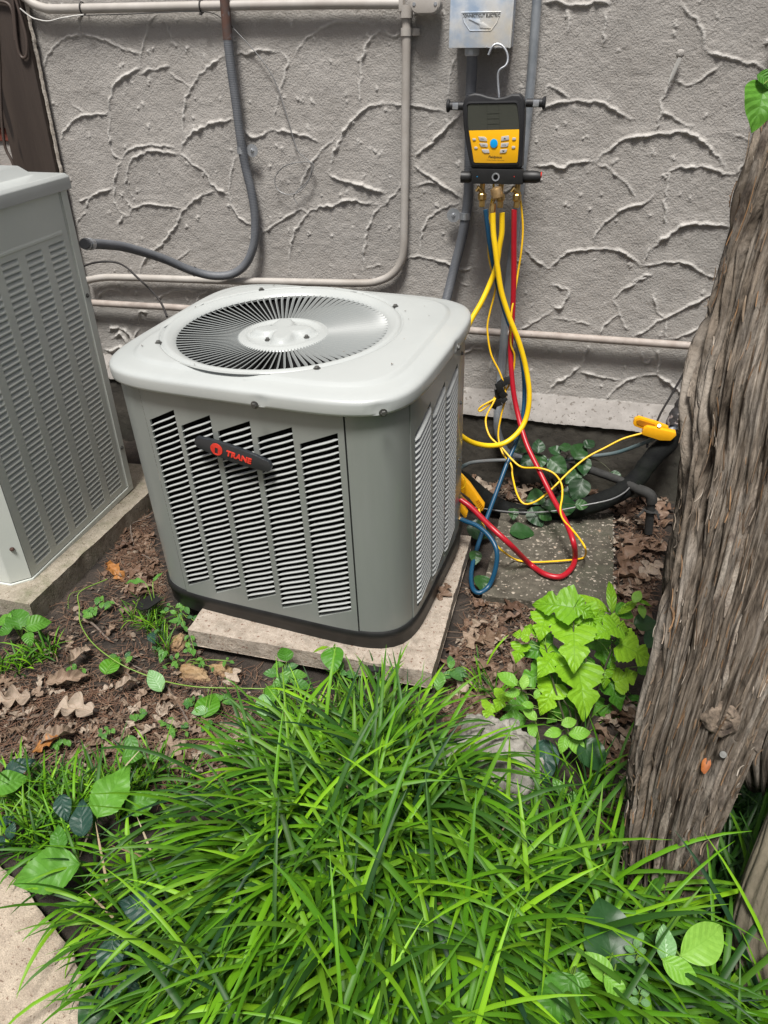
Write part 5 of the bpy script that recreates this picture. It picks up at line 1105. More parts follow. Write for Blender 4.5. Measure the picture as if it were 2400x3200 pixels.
me, SP2, SN2 = swept('stump_wood', [(3200, 2290, 2700, .80), (3010, 2300, 2680, .83), (2900, 2287, 2690, .86), (2750, 2325, 2720, .90), (2600, 2385, 2760, .94), (2450, 2440, 2800, 1.0), (2330, 2500, 2840, 1.04)], M_oldwood, 110, 150, '', depth=.5, amp=.0035, seed=41, flutes=5)
me.transform(MATS[st.name].inverted()); objm('wood', me, st)

# ------------------------------------------------------------------ rocks
def rock(c, sx, sy, sz, material, label, seed, n=80, name='rock'):
    c = Vector(c); P = np.zeros((n, 2 * n + 1, 3))
    for i in range(n):
        ph = PI * i / (n - 1)
        for j in range(2 * n + 1):
            th = 2 * PI * (j % (2 * n)) / (2 * n); d = Vector((math.sin(ph) * math.cos(th), math.sin(ph) * math.sin(th), math.cos(ph)))
            q = d * 1.0; b = 1 + .34 * mnoise.noise(d * 1.3 + Vector((seed, 0, 0))) + .16 * mnoise.noise(d * 3.7 + Vector((seed, 5, 0))) + .11 * abs(mnoise.noise(Vector((d.x * 5 + d.z * 3, d.y * 4, d.z * 15 + seed)))) + .05 * mnoise.noise(d * 13) + .03 * mnoise.noise(d * 34)
            P[i, j] = (d.x * sx * b, d.y * sy * b, d.z * sz * b)
    me = gridmesh(name, P[::-1], material); return tag(objm(name, me, None, Matrix.Translation(c)), label, 'rock')
q = G(1530, 2370, .03); rock((q.x, q.y, .0), .115, .135, .088, M_rock, 'grey fissured limestone rock between the turf and the lime green plant', 4.2)
q = G(1370, 2405, .02); rock((q.x, q.y, -.015), .055, .05, .05, M_rock, 'small pale grey rock half hidden in the turf left of the fissured rock', 9.1, 30)
q = G(600, 2100, .0); rock((q.x, q.y, -.008), .048, .022, .026, M_orock, 'ochre stone lying in the dirt in front of the concrete pad', 2.5, 30)
q = G(560, 2005, .0); rock((q.x, q.y, -.004), .020, .030, .022, M_orock, 'small orange stone at the left corner of the concrete pad', 6.5, 24)
q = G(690, 2085, .0); rock((q.x, q.y, -.012), .034, .020, .020, M_orock, 'brownish stone tucked under the front of the concrete pad', 12.5, 24)

# ------------------------------------------------------------------ leaf shapes (unit length, base at origin, tip +Y, face +Z)
def leaf_mesh(name, kind, material, seed=0, nL=16, nW=3, fold=.25, curl=.25, ripple=.03, twist=0.0):
    r = random.Random(seed); ph = r.random() * 9; asym = r.uniform(.88, 1.12)
    def w(t, s_):
        e = math.sin(PI * min(1, max(0, t)))
        if kind == 'oval': v = .30 * math.sin(PI * t ** .85) ** .8
        elif kind == 'broad': v = .42 * math.sin(PI * t ** .72) ** .8
        elif kind == 'lance': v = .125 * math.sin(PI * t ** .8) ** .9
        elif kind == 'heart': v = .47 * (max(0, 1 - t) ** .75) * min(1, (t * 9 + .35)) * (1 if t < .98 else .3)
        elif kind == 'lobed':
            v = .54 * (max(0, 1 - t) ** .8) * min(1, t * 7 + .45) * (1 - .42 * math.exp(-((t - .44) / .06) ** 2)) * (1 + .22 * math.exp(-((t - .62) / .08) ** 2))
            v *= 1 + .10 * (1 - abs(((t * 11 + ph) % 1) * 2 - 1)) - .05 + .05 * (((t * 23) % 1) - .5)
        elif kind == 'serrate': v = .31 * math.sin(PI * t ** .72) ** 1.05 * (1 + .07 * (((t * 14 + ph) % 1) - .5))
        elif kind == 'oak':
            lobe = abs(math.sin(PI * (t * 2.7 + .30 + .16 * s_))) ; v = (.07 + .30 * lobe ** 1.3) * (math.sin(PI * (t * .92 + .05)) ** .6) * (1 + .2 * math.sin(9 * t + ph))
        elif kind == 'oakc': v = .20 * math.sin(PI * t ** .9) ** .7 * (1 + .35 * math.sin(19 * t + ph) + .15 * math.sin(41 * t))
        else: v = .25 * e
        return max(v, .004) * (asym if s_ > 0 else 1)
    vs = []; uv = []
    for i in range(nL + 1):
        t = i / nL
        cy = t; cz = -curl * t * t * .6 + (curl * .15 * math.sin(3 * t)); cx = twist * .2 * math.sin(PI * t)
        for j in range(-nW, nW + 1):
            s_ = 1 if j >= 0 else -1; f = abs(j) / nW; ww = w(t, s_) * f
            back = 0
            if kind in ('heart', 'lobed') and t < .12: back = -.10 * f * (1 - t / .12)
            sw = (.10 * f if kind == 'oak' else 0) * math.sin(PI * t)
            x = cx + s_ * ww * math.cos(fold); y = cy + back + sw * .6
            z = cz + ww * math.sin(fold) + ripple * math.sin(t * 15 + ph + s_) * f + ripple * .7 * mnoise.noise(Vector((x * 5 + seed, y * 5, 0))) 
            if kind in ('oak', 'oakc'): z += .12 * f * f * math.sin(ph + t * 4) 
            vs.append((x, y, z)); uv.append(((s_ * f + 1) / 2, t))
    m_ = 2 * nW + 1
    fs = [(i * m_ + j, i * m_ + j + 1, (i + 1) * m_ + j + 1, (i + 1) * m_ + j) for i in range(nL) for j in range(m_ - 1)]
    mb = MB(); mb.add(vs, fs, uv); return mb.mesh(name, material, auto=180)
def lib(kind, material, n=4, **k): return [leaf_mesh('leaf', kind, material, seed=i * 13 + 1, **k) for i in range(n)]
LB = dict(
    lobed=lib('lobed', M_mul, 5, nL=34, nW=3, fold=.16, curl=.35, ripple=.018), lobed2=lib('lobed', M_mul2, 3, nL=34, nW=3, fold=.2, curl=.3, ripple=.02),
    oval=lib('oval', M_oval, 4, fold=.25, curl=.25, ripple=.012), lance=lib('lance', M_mul, 3, fold=.3, curl=.35, ripple=.012), lance2=lib('lance', M_weed, 3, fold=.3, curl=.3),
    broad2=lib('broad', M_mul2, 3, fold=.2, curl=.3, ripple=.02), ivy=lib('broad', M_ivy, 4, fold=.22, curl=.2, ripple=.02), heart=lib('heart', M_weed, 3, fold=.2, curl=.1, ripple=.02),
    blueg=lib('serrate', M_blueg, 4, nL=28, fold=.22, curl=.3, ripple=.02), rug=lib('serrate', M_rug, 3, nL=40, nW=5, fold=.15, curl=.45, ripple=.045), weed=lib('oval', M_weed, 4, nL=8, nW=2, fold=.3, curl=.25, ripple=.01),
    pale=lib('oval', M_pale, 3, fold=.15, curl=.1, ripple=.015), plant=lib('broad', M_rug, 3, nL=20, fold=.3, curl=.5, ripple=.03), darkb=lib('broad', M_ivy, 3, nL=20, fold=.2, curl=.3, ripple=.03),
    oak=lib('oak', M_dead, 6, nL=22, nW=3, fold=.2, curl=.2, ripple=.05), oakc=lib('oakc', M_dead, 5, nL=14, nW=2, fold=.6, curl=.5, ripple=.06, twist=.5),
    oakd=lib('oak', M_deadd, 5, nL=22, nW=3, fold=.25, curl=.25, ripple=.06), oako=lib('oakc', M_deado, 2, nL=14, nW=2, fold=.3, curl=.3, ripple=.05))
def leaf_M(c, ang, size, tilt=.45, jit=.25, roll=0.0):
    "leaf centred on c, tip pointing along image angle ang, face towards sky and viewer"
    a = math.radians(ang); c = Vector(c)
    n_ = (Vector((0, 0, 1)) * (1 - tilt) - CF * tilt + Vector((random.uniform(-jit, jit), random.uniform(-jit, jit), random.uniform(-jit, jit) * .3))).normalized()
    d = CR * math.cos(a) + CU * math.sin(a); v = (c - CP).normalized(); pl_ = v
    d = (d - v * (d.dot(n_) / v.dot(n_))).normalized()     # direction in the leaf plane that looks like ang
    d = (d - n_ * d.dot(n_)).normalized(); x = d.cross(n_)
    M = Matrix((x, d, n_)).transposed().to_4x4(); M.translation = c - d * size * .45
    return M @ Matrix.Scale(size, 4)
def put_leaf(parent, kind, c, ang, npx, tilt=.45, jit=.2, name='leaf', sz=None):
    size = sz or px(npx, c); M = leaf_M(c, ang, size, tilt, jit)
    me = random.choice(LB[kind])
    o = bpy.data.objects.new(name, me); COL.objects.link(o)
    if parent is not None: o.parent = parent; o.matrix_local = MATS[parent.name].inverted() @ M
    else: o.matrix_world = M
    return o, M.translation.copy()
def stem(parent, pts, r, material=None, n=4, seg=6): return part('stem', MB().tube(cr(pts, n), r, seg), material or M_stem, parent, auto=80)
T7 = lambda x, y: (1350 + x * .633, 1750 + y * .633)

# ------------------------------------------------------------------ lime green sapling
base = G(1800, 2330, 0)
sap = thing('sapling', 'bright lime green mulberry sapling with toothed lobed leaves beside the trunk', 'sapling', base)
tops = [W(*T7(700, 260), 1.52), W(*T7(560, 420), 1.48), W(*T7(930, 330), 1.58), W(*T7(890, 560), 1.55), W(*T7(600, 640), 1.44), W(*T7(760, 480), 1.50)]
axes_ = []
for tpt in tops:
    b = base + Vector((random.uniform(-.03, .03), random.uniform(-.02, .04), 0)); mid = b.lerp(tpt, .5) + Vector((random.uniform(-.02, .02), .01, .02)); axes_.append(cr([b, mid, tpt], 8)); part('stem', MB().tube(axes_[-1], [.0035 - .002 * i / len(axes_[-1]) for i in range(len(axes_[-1]))], 6), M_stemd, sap, auto=80)
def petiole(parent, lb, ax, material, r=.0011):
    best = min((p for a in ax for p in a), key=lambda p: (p - lb).length + max(0, (p.z - lb.z)) * .6)
    part('leaf_stalk', MB().tube(cr([best, best.lerp(lb, .55) + Vector((0, 0, .008)), lb], 3), r, 5), material, parent, auto=80)
for (x, y, L_, a, k, Yd) in [(605, 222, 200, 172, 'lobed', 1.53), (748, 248, 125, -25, 'lobed', 1.54), (548, 325, 140, -105, 'lobed', 1.50), (702, 425, 235, -88, 'lobed', 1.46), (640, 320, 150, 150, 'lobed', 1.52), (860, 350, 150, 200, 'lobed', 1.52),
    (575, 505, 175, -125, 'lobed', 1.45), (530, 440, 150, 200, 'lobed2', 1.49), (838, 450, 160, -60, 'lobed2', 1.56), (1010, 458, 200, -28, 'lobed', 1.54), (740, 640, 245, -78, 'lobed', 1.42), (575, 680, 165, -112, 'lobed', 1.42), (958, 580, 140, 20, 'lobed', 1.53),
    (905, 665, 150, -65, 'lobed2', 1.50), (680, 775, 160, -60, 'lobed2', 1.45), (430, 455, 100, -110, 'lobed', 1.46), (852, 585, 90, -85, 'lobed', 1.50), (395, 795, 165, 185, 'rug', 1.38), (885, 775, 130, -70, 'lobed2', 1.49), (282, 750, 95, -105, 'lobed', 1.38),
    (340, 695, 110, -115, 'lobed', 1.40), (790, 300, 150, -50, 'lobed', 1.55), (500, 580, 150, 205, 'lobed2', 1.46), (800, 740, 130, -75, 'lobed2', 1.50), (925, 325, 110, -20, 'lobed', 1.56), (540, 270, 110, 190, 'lobed', 1.54), (720, 540, 150, -100, 'lobed2', 1.52), (620, 590, 140, -90, 'lobed2', 1.50),
    (845, 850, 120, -80, 'lobed2', 1.50), (760, 830, 120, -110, 'lobed2', 1.52), (440, 370, 80, 170, 'lobed', 1.48), (680, 700, 130, -100, 'lobed2', 1.50), (420, 720, 130, 190, 'lobed2', 1.44), (1000, 720, 120, -70, 'broad2', 1.55), (650, 215, 70, 60, 'lobed', 1.54), (820, 270, 80, 30, 'lobed', 1.57), (940, 420, 90, -60, 'lobed2', 1.58), (880, 500, 80, 60, 'lobed', 1.55), (640, 480, 90, -160, 'lobed2', 1.52), (1060, 560, 90, -50, 'lobed2', 1.57), (600, 770, 90, -130, 'lobed2', 1.44), (930, 800, 90, -60, 'lobed2', 1.5), (490, 340, 70, 160, 'lobed', 1.5)]:
    c = W(*T7(x, y), Yd); o, lb = put_leaf(sap, k, c, a, L_ * .633 * random.uniform(.95, 1.08), tilt=.5, jit=.24); petiole(sap, lb, axes_, M_stem)
spr = thing('leafy_sprig', 'sprig of glossy rounded lime leaves at the left of the lime green sapling', 'sprig', G(1690, 2330, 0))
ax2 = [cr([G(1690, 2330, 0), W(*T7(500, 760), 1.36), W(*T7(440, 640), 1.36), W(*T7(420, 590), 1.36)], 8)]
part('stem', MB().tube(ax2[0], .0016, 6), M_stem, spr, auto=80)
for (x, y, L_, a) in [(375, 590, 115, 145), (455, 602, 80, 75), (402, 657, 80, 190), (475, 716, 62, 165), (486, 765, 85, 140), (497, 838, 85, -88), (517, 662, 55, 75)]:
    o, lb = put_leaf(spr, 'oval', W(*T7(x, y), 1.35), a, L_ * .633, tilt=.5, jit=.15); petiole(spr, lb, ax2, M_stem, .0008)
spr = thing('leafy_sprig', 'sprig of glossy rounded lime leaves low in front of the lime green sapling', 'sprig', G(1790, 2370, 0))
ax2 = [cr([G(1790, 2370, 0), W(*T7(690, 880), 1.30), W(*T7(665, 850), 1.30)], 8)]; part('stem', MB().tube(ax2[0], .0016, 6), M_stem, spr, auto=80)
for (x, y, L_, a) in [(602, 853, 90, 190), (674, 803, 90, 18), (650, 903, 95, -105), (725, 855, 110, 8), (713, 912, 125, -55)]:
    o, lb = put_leaf(spr, 'oval', W(*T7(x, y), 1.29), a, L_ * .633, tilt=.55, jit=.12); petiole(spr, lb, ax2, M_stem, .0008)
pk = thing('weed', 'upright weed with long pointed leaves behind the lime green sapling', 'weed', G(1900, 2080, 0))
ax2 = [cr([G(1905, 2080, 0), W(*T7(880, 380), 1.72), W(*T7(885, 280), 1.72)], 8)]; part('stem', MB().tube(ax2[0], .002, 6), M_stem, pk, auto=80)
for (x, y, L_, a, k) in [(798, 212, 200, 148, 'lance'), (884, 182, 200, 93, 'lance'), (968, 232, 170, 35, 'lance'), (1010, 182, 80, 60, 'oval'), (1036, 250, 70, -70, 'oval'), (1050, 312, 120, 5, 'ivy'), (1085, 385, 140, 65, 'weed'), (935, 508, 150, 5, 'weed'), (1010, 655, 140, -65, 'ivy'), (1045, 210, 90, -15, 'lance'), (945, 255, 110, -20, 'broad2')]:
    o, lb = put_leaf(pk, k, W(*T7(x, y), 1.72), a, L_ * .633, tilt=.45, jit=.15); petiole(pk, lb, ax2, M_stem, .0009)
for (x, y, L_, a, k, Yd, lab_) in [(560, 985, 220, -88, 'blueg', 1.27, 'large blue green leaf drooping over the fissured rock'), (790, 960, 180, -45, 'darkb', 1.28, 'large dark glossy leaf below the lime green sapling'), (700, 1170, 90, -10, 'weed', 1.18, 'small green leaf in the turf under the large dark glossy leaf'), (625, 1120, 90, 120, 'weed', 1.19, 'small toothed seedling leaf at the foot of the fissured rock')]:
    c = W(*T7(x, y), Yd); t = thing('seedling', lab_, 'seedling', (c.x, c.y + .03, 0)); o, lb = put_leaf(t, k, c, a, L_ * .633, tilt=.5, jit=.1)
    stem(t, [Vector((c.x, c.y + .03, 0)), lb.lerp(Vector((c.x, c.y + .03, 0)), .4) + Vector((0, 0, .01)), lb], .0011)
# twining vine on the foundation
Z6 = lambda x, y: (1350 + x * .5425, 850 + y * .5425)
vn = thing('vine', 'dark green leafy vine climbing the foundation behind the hoses', 'vine', G(1700, 1560, 0))
ax2 = [cr([W(*Z6(600, 1430), 2.40), W(*Z6(620, 1330), 2.45), W(*Z6(700, 1250), 2.55), W(*Z6(760, 1150), 2.60), W(*Z6(780, 1060), 2.62), W(*Z6(900, 1000), 2.63)], 8), cr([W(*Z6(700, 1250), 2.55), W(*Z6(640, 1120), 2.6), W(*Z6(560, 1040), 2.62), W(*Z6(520, 1000), 2.62)], 8), cr([W(*Z6(760, 1150), 2.6), W(*Z6(870, 1180), 2.6), W(*Z6(860, 1260), 2.57)], 8), cr([W(*Z6(790, 1050), 2.62), W(*Z6(960, 1090), 2.62), W(*Z6(1060, 1180), 2.58)], 6)]
for a in ax2: part('stem', MB().tube(a, .0016, 5), M_stemd, vn, auto=80)
for (x, y, L_, a, Yd) in [(520, 1010, 110, 200, 2.60), (612, 1005, 90, 85, 2.60), (560, 1080, 110, 210, 2.58), (622, 1085, 100, -90, 2.58), (708, 1030, 80, 150, 2.6), (768, 1010, 80, 90, 2.6), (845, 1035, 130, 60, 2.58), (905, 992, 80, 40, 2.6), (722, 1110, 130, -40, 2.56), (870, 1112, 120, -80, 2.57), (815, 1180, 110, -140, 2.54), (848, 1250, 150, -110, 2.50), (790, 1268, 90, 170, 2.5), (600, 1300, 120, 200, 2.42), (600, 1405, 130, -60, 2.36), (765, 1345, 150, 5, 2.40), (690, 1350, 110, 170, 2.38), (860, 1340, 80, 0, 2.38), (470, 1390, 75, -90, 2.34), (1055, 1180, 90, -30, 2.56), (650, 1400, 90, -30, 2.36)]:
    o, lb = put_leaf(vn, 'ivy', W(*Z6(x, y), Yd), a, L_ * .5425, tilt=.6, jit=.25); petiole(vn, lb, ax2, M_stemd, .0009)
for (x, y, L_, a, lab_) in [(265, 1490, 150, -15, 'green leaf lying behind the blue hose loop'), (515, 1498, 150, 0, 'narrow dark leaf lying on the pebbly slab'), (290, 1790, 120, -80, 'dark leaf inside the blue hose loop'), (250, 1640, 90, -90, 'small dark leaf beside the blue hose loop')]:
    c = G(*Z6(x, y), .04); t = thing('seedling', lab_, 'seedling', (c.x, c.y, 0)); o, lb = put_leaf(t, 'ivy', c, a, L_ * .5425, tilt=.4)
    stem(t, [Vector((c.x, c.y + .01, 0)), lb], .001)

# ------------------------------------------------------------------ weeds and broad leaves on the ground
def plant(name, label, cat, bpx, leaves, kind='weed', z=.05, group=None, stem_r=.0011, tilt=.35, jit=.25, smat=None):
    b = G(bpx[0], bpx[1], 0); b.z = gh(b.x, b.y) - .002
    t = thing(name, label, cat, b, group=group)
    for l in leaves:
        x, y, L_, a = l[:4]; k = l[4] if len(l) > 4 else kind; zz = l[5] if len(l) > 5 else z
        c = G(x, y, zz); o, lb = put_leaf(t, k, c, a, L_, tilt=tilt, jit=jit)
        stem(t, [b, b.lerp(lb, .5) + Vector((0, 0, .3 * abs(lb.z - b.z) + .004)), lb], stem_r, smat)
    return t
A5_ = lambda l: [(x * .3014, 1500 + y * .3014, L_ * .3014, a) + tuple(r) for x, y, L_, a, *r in l]
plant('plantain', 'broad leaved plantain weed in front of the mossy concrete pad', 'weed', (70, 2000), A5_([(180, 1440, 290, 108), (385, 1490, 240, 18), (20, 1460, 230, 140), (300, 1640, 150, -80), (60, 1560, 160, 200)]), 'plant', .07)
plant('seedling', 'seedling with two long pointed leaves on a tall stalk left of the middle air conditioner', 'seedling', (490, 1925), A5_([(1400, 1055, 310, 172), (1630, 1005, 150, 48)]), 'lance2', .10, stem_r=.0014)
A4_ = lambda l: [(400 + x * .3014, 1600 + y * .3014, L_ * .3014, a) + tuple(r) for x, y, L_, a, *r in l]
plant('weed_clump', 'clump of small oval leaved weeds at the front left corner of the middle unit base', 'weed', (560, 1930), A4_([(530, 970, 90, 30), (610, 1015, 100, -60), (545, 1070, 80, -110), (530, 1140, 80, -120), (575, 1160, 90, -80), (640, 1090, 70, 10), (700, 1100, 90, 70), (470, 1040, 80, 150), (400, 1010, 80, 110), (470, 1130, 110, 180, 'heart'), (360, 1040, 70, 160), (420, 960, 60, 130), (600, 1210, 70, -60), (560, 1000, 70, 60)]), 'weed', .05)
plant('weed_clump', 'small weed clump against the left end of the front concrete pad', 'weed', (600, 2000), A4_([(610, 1300, 80, -130), (690, 1210, 90, 80), (640, 1230, 80, 150), (670, 1300, 70, -60), (690, 1370, 60, -30), (620, 1380, 90, 120), (640, 1430, 90, -60), (680, 1450, 90, -90), (600, 1440, 70, 190)]), 'weed', .05)
plant('seedling', 'violet seedling with one heart shaped blue green leaf above a curled dead leaf', 'seedling', (475, 1990), A4_([(250, 1300, 150, -70, 'blueg'), (290, 1240, 70, 60)]), 'weed', .03)
plant('seedling', 'seedling with one yellow green heart leaf in the dirt before the pad', 'seedling', (500, 2040), A4_([(355, 1500, 130, -110, 'heart')]), 'weed', .03)
plant('weed_clump', 'scatter of tiny weeds around the ochre stone', 'weed', (560, 2075), A4_([(510, 1490, 80, 80), (480, 1570, 80, -140), (500, 1590, 70, -80), (560, 1540, 60, 0), (740, 1530, 80, 190), (770, 1570, 80, -70), (745, 1590, 50, -90), (1000, 1570, 70, -110), (1030, 1520, 50, 80), (1075, 1555, 60, -20), (880, 1630, 60, -100), (270, 1410, 60, 140), (320, 1420, 60, 60), (380, 1610, 60, -30), (450, 1510, 60, 100)]), 'weed', .025, stem_r=.0007)
A3_ = lambda l: [(900 + x * .3617, 1700 + y * .3617, L_ * .3617, a) + tuple(r) for x, y, L_, a, *r in l]
plant('seedling', 'weed with one large drooping leaf standing at the front edge of the concrete pad', 'seedling', (1060, 2160), A3_([(390, 985, 240, -88, 'broad2', .11), (290, 905, 150, 192, 'lance', .12), (400, 880, 60, 80, 'lance', .13), (545, 1128, 120, -5, 'weed', .06), (470, 1110, 90, -20, 'weed', .07), (455, 1050, 110, -85, 'weed', .08)]), 'weed', .08, stem_r=.0018)
plant('weed', 'leafy weed rising at the middle of the front pad edge', 'weed', (895, 2140), [(890, 2045, 60, 105, 'broad2', .09), (870, 2080, 45, 190), (905, 2085, 50, 20), (850, 2105, 50, 175), (900, 2115, 60, -20), (930, 2110, 60, 5), (880, 2130, 60, 200), (940, 2140, 60, -10)], 'weed', .06)
plant('weed', 'low weeds under the right end of the front pad edge', 'weed', (1360, 2150), [(1375, 2125, 55, 80), (1400, 2110, 45, 20), (1425, 2115, 50, -20), (1410, 2075, 40, 85), (1440, 2100, 50, -30)], 'weed', .05)
gm = [(430, 2230), (330, 2290), (520, 2260), (560, 2280), (190, 2320), (610, 2190), (700, 2190), (380, 2060), (290, 1910), (330, 1885), (240, 2095), (650, 2270)]
for i, (x, y) in enumerate(gm):
    where = ['in the dirt left of the grass', 'beside a dead oak leaf', 'in the brown pine straw', 'near the curved twig', 'at the far left of the dirt', 'in front of the ochre stone', 'below the concrete pad corner', 'beside the trailing vine', 'against the mossy pad', 'in the shade of the mossy pad', 'under the plantain', 'just above the grass tips'][i]
    plant('weed_seedling', 'cluster of tiny green seedling leaves ' + where, 'seedling', (x, y + 12), [(x + random.uniform(-26, 26), y + random.uniform(-16, 16), random.uniform(18, 30), random.uniform(0, 360)) for _ in range(7)], 'weed', .02, stem_r=.0006)
hz = lambda r, d: tuple(v + d if isinstance(v, float) else v for v in r)
B0 = lambda l: [(x * .6303, 2250 + y * .6303, L_ * .6303, a) + hz(r, .03) for x, y, L_, a, *r in l]
B1 = lambda l: [(x * .7233, 2300 + y * .7233, L_ * .7233, a) + hz(r, .05) for x, y, L_, a, *r in l]
B2 = lambda l: [(1200 + x * .7233, 2300 + y * .7233, L_ * .7233, a) + hz(r, .09) for x, y, L_, a, *r in l]
for lab_, bp, lv in [
    ('large crinkled pale green leaf standing in the turf at the left', (340, 2560), B0([(552, 355, 290, 62, 'rug', .12)])),
    ('large crinkled green leaf lying over the edge of the path', (250, 2720), B0([(235, 755, 340, 195, 'rug', .09), (290, 590, 140, 100, 'rug', .07)])),
    ('heart leaf at the left edge above the turf', (30, 2480), B0([(45, 310, 150, 20, 'plant', .05), (90, 235, 150, 30, 'blueg', .05)])),
    ('broad blue green leaf standing in the turf beside the crinkled leaf', (260, 2600), B0([(405, 490, 190, 95, 'blueg', .08), (315, 430, 140, -80, 'blueg', .07)])),
    ('pale green leaf half hidden in the turf', (430, 2550), B0([(700, 410, 180, 25, 'rug', .08)])),
    ('seedling with light leaves on the dirt above the turf', (420, 2400), B0([(655, 120, 110, -70, 'weed', .05), (650, 180, 100, 10, 'plant', .05), (770, 185, 80, 20, 'weed', .04)])),
    ('dark blue green leaf deep in the turf', (580, 2760), B0([(890, 745, 190, 160, 'blueg', .09)])),
    ('dark crinkled leaf at the front of the turf', (470, 2850), B1([(605, 740, 200, 170, 'blueg', .10)])),
    ('blue green leaves hanging over the edge of the path', (400, 2990), B1([(482, 960, 190, -95, 'blueg', .07), (545, 910, 120, 60, 'blueg', .08), (590, 870, 110, 80, 'blueg', .07), (575, 1030, 90, 100, 'blueg', .06)])),
    ('blue green leaf low beside the path', (430, 3080), B1([(540, 1110, 150, 200, 'blueg', .05), (445, 1120, 120, 95, 'blueg', .05)])),
    ('dark green leaf at the bottom edge beside the path', (300, 3170), B1([(400, 1200, 160, 130, 'darkb', .05)])),
    ('small blue green leaves at the left edge above the path', (20, 2590), B0([(30, 500, 80, 30, 'blueg', .03), (55, 550, 90, 80, 'blueg', .03), (5, 610, 80, -90, 'blueg', .03)])),
    ('large dark glossy leaf rising from the turf at the lower right', (1900, 2960), B2([(970, 865, 290, 98, 'darkb', .16)])),
    ('three part leaf of pale and lime green leaflets before the trunk', (1960, 3070), B2([(1215, 905, 150, 93, 'pale', .20), (1372, 893, 260, 32, 'oval', .21), (1275, 1010, 165, -32, 'oval', .19), (1312, 958, 90, -10, 'oval', .18)])),
    ('huge crinkled leaf at the bottom edge', (1760, 3180), B2([(745, 1140, 280, 235, 'rug', .17), (850, 1052, 95, -25, 'weed', .18), (1060, 1225, 230, 0, 'rug', .12)])),
    ('bright lime leaf pair in the lower turf', (1900, 3060), B2([(935, 1005, 150, 130, 'oval', .17), (1000, 1090, 140, -50, 'oval', .17)]))]:
    plant('broadleaf_weed', lab_, 'weed', bp, lv, 'weed', .06, tilt=.5, jit=.12, stem_r=.0016)
for lab_, c_ in (('tiny compound seedling beside the three part leaf', (1090, 930)), ('tiny pale compound seedling below the three part leaf', (1105, 1110))):
    plant('seedling', lab_, 'seedling', (1200 + c_[0] * .7233 - 10, 2300 + (c_[1] + 90) * .7233), B2([(c_[0] + dx, c_[1] + dy, 48, a, 'pale', .17) for dx, dy, a in ((0, -35, 85), (-28, -8, 150), (22, 0, 10), (-25, 35, 170), (24, 42, -10), (18, -60, 60))]), 'pale', .17, stem_r=.0007)
plant('seedling', 'pair of small bright leaves in the leaf litter beside the pad', 'seedling', (1425, 2120), [(1408, 2070, 45, 95, 'weed', .05), (1430, 2105, 50, -25, 'weed', .04), (1372, 2135, 55, 75, 'weed', .05)])
# leaf hanging in at the right edge
t = thing('twig_leaf', 'green leaf hanging in at the upper right edge in front of the wall', 'leaf', W(2420, 240, 1.35))
put_leaf(t, 'plant', W(2378, 315, 1.35), -97, 150, tilt=.85, jit=.05); put_leaf(t, 'plant', W(2392, 250, 1.36), -35, 70, tilt=.8, jit=.05); stem(t, [W(2460, 200, 1.35), W(2420, 235, 1.35), W(2388, 262, 1.35)], .0012)
# vine trailing across the dirt
vl = [(335, 1810), (250, 1850), (248, 1900), (252, 1950), (290, 2010), (360, 2065), (430, 2100), (520, 2130), (610, 2146), (700, 2150), (800, 2152), (930, 2155)]
tv = thing('trailing_vine', 'thin green vine trailing over the dirt with a few rounded leaves', 'vine', G(430, 2100, .01))
vp = cr([G(x, y, .035 + .012 * math.sin(i * 1.7)) for i, (x, y) in enumerate(vl)], 8); part('stem', MB().tube(vp, .0017, 6), M_stem, tv, auto=80)
for (x, y, L_, a, k) in [(345, 2080, 75, 60, 'broad2'), (487, 2130, 85, 120, 'pale'), (650, 2205, 95, 75, 'broad2'), (628, 2222, 55, 190, 'pale'), (825, 2205, 85, -85, 'pale'), (850, 2165, 60, -90, 'broad2'), (275, 1925, 40, 170, 'weed')]:
    o, lb = put_leaf(tv, k, G(x, y, .03), a, L_, tilt=.35, jit=.2); petiole(tv, lb, [vp], M_stem, .0007)
td = MB().tube([G(214 + 3 * math.sin(i * 1.6), 1875 + i * 1.9, .03 + .004 * math.cos(i * 1.6)) for i in range(16)], .0008, 5); td.tube(cr([G(252, 1845, .03), G(222, 1855, .035), G(212, 1875, .03)], 5), .0009, 5); part('tendril', td, M_stem, tv, auto=80)

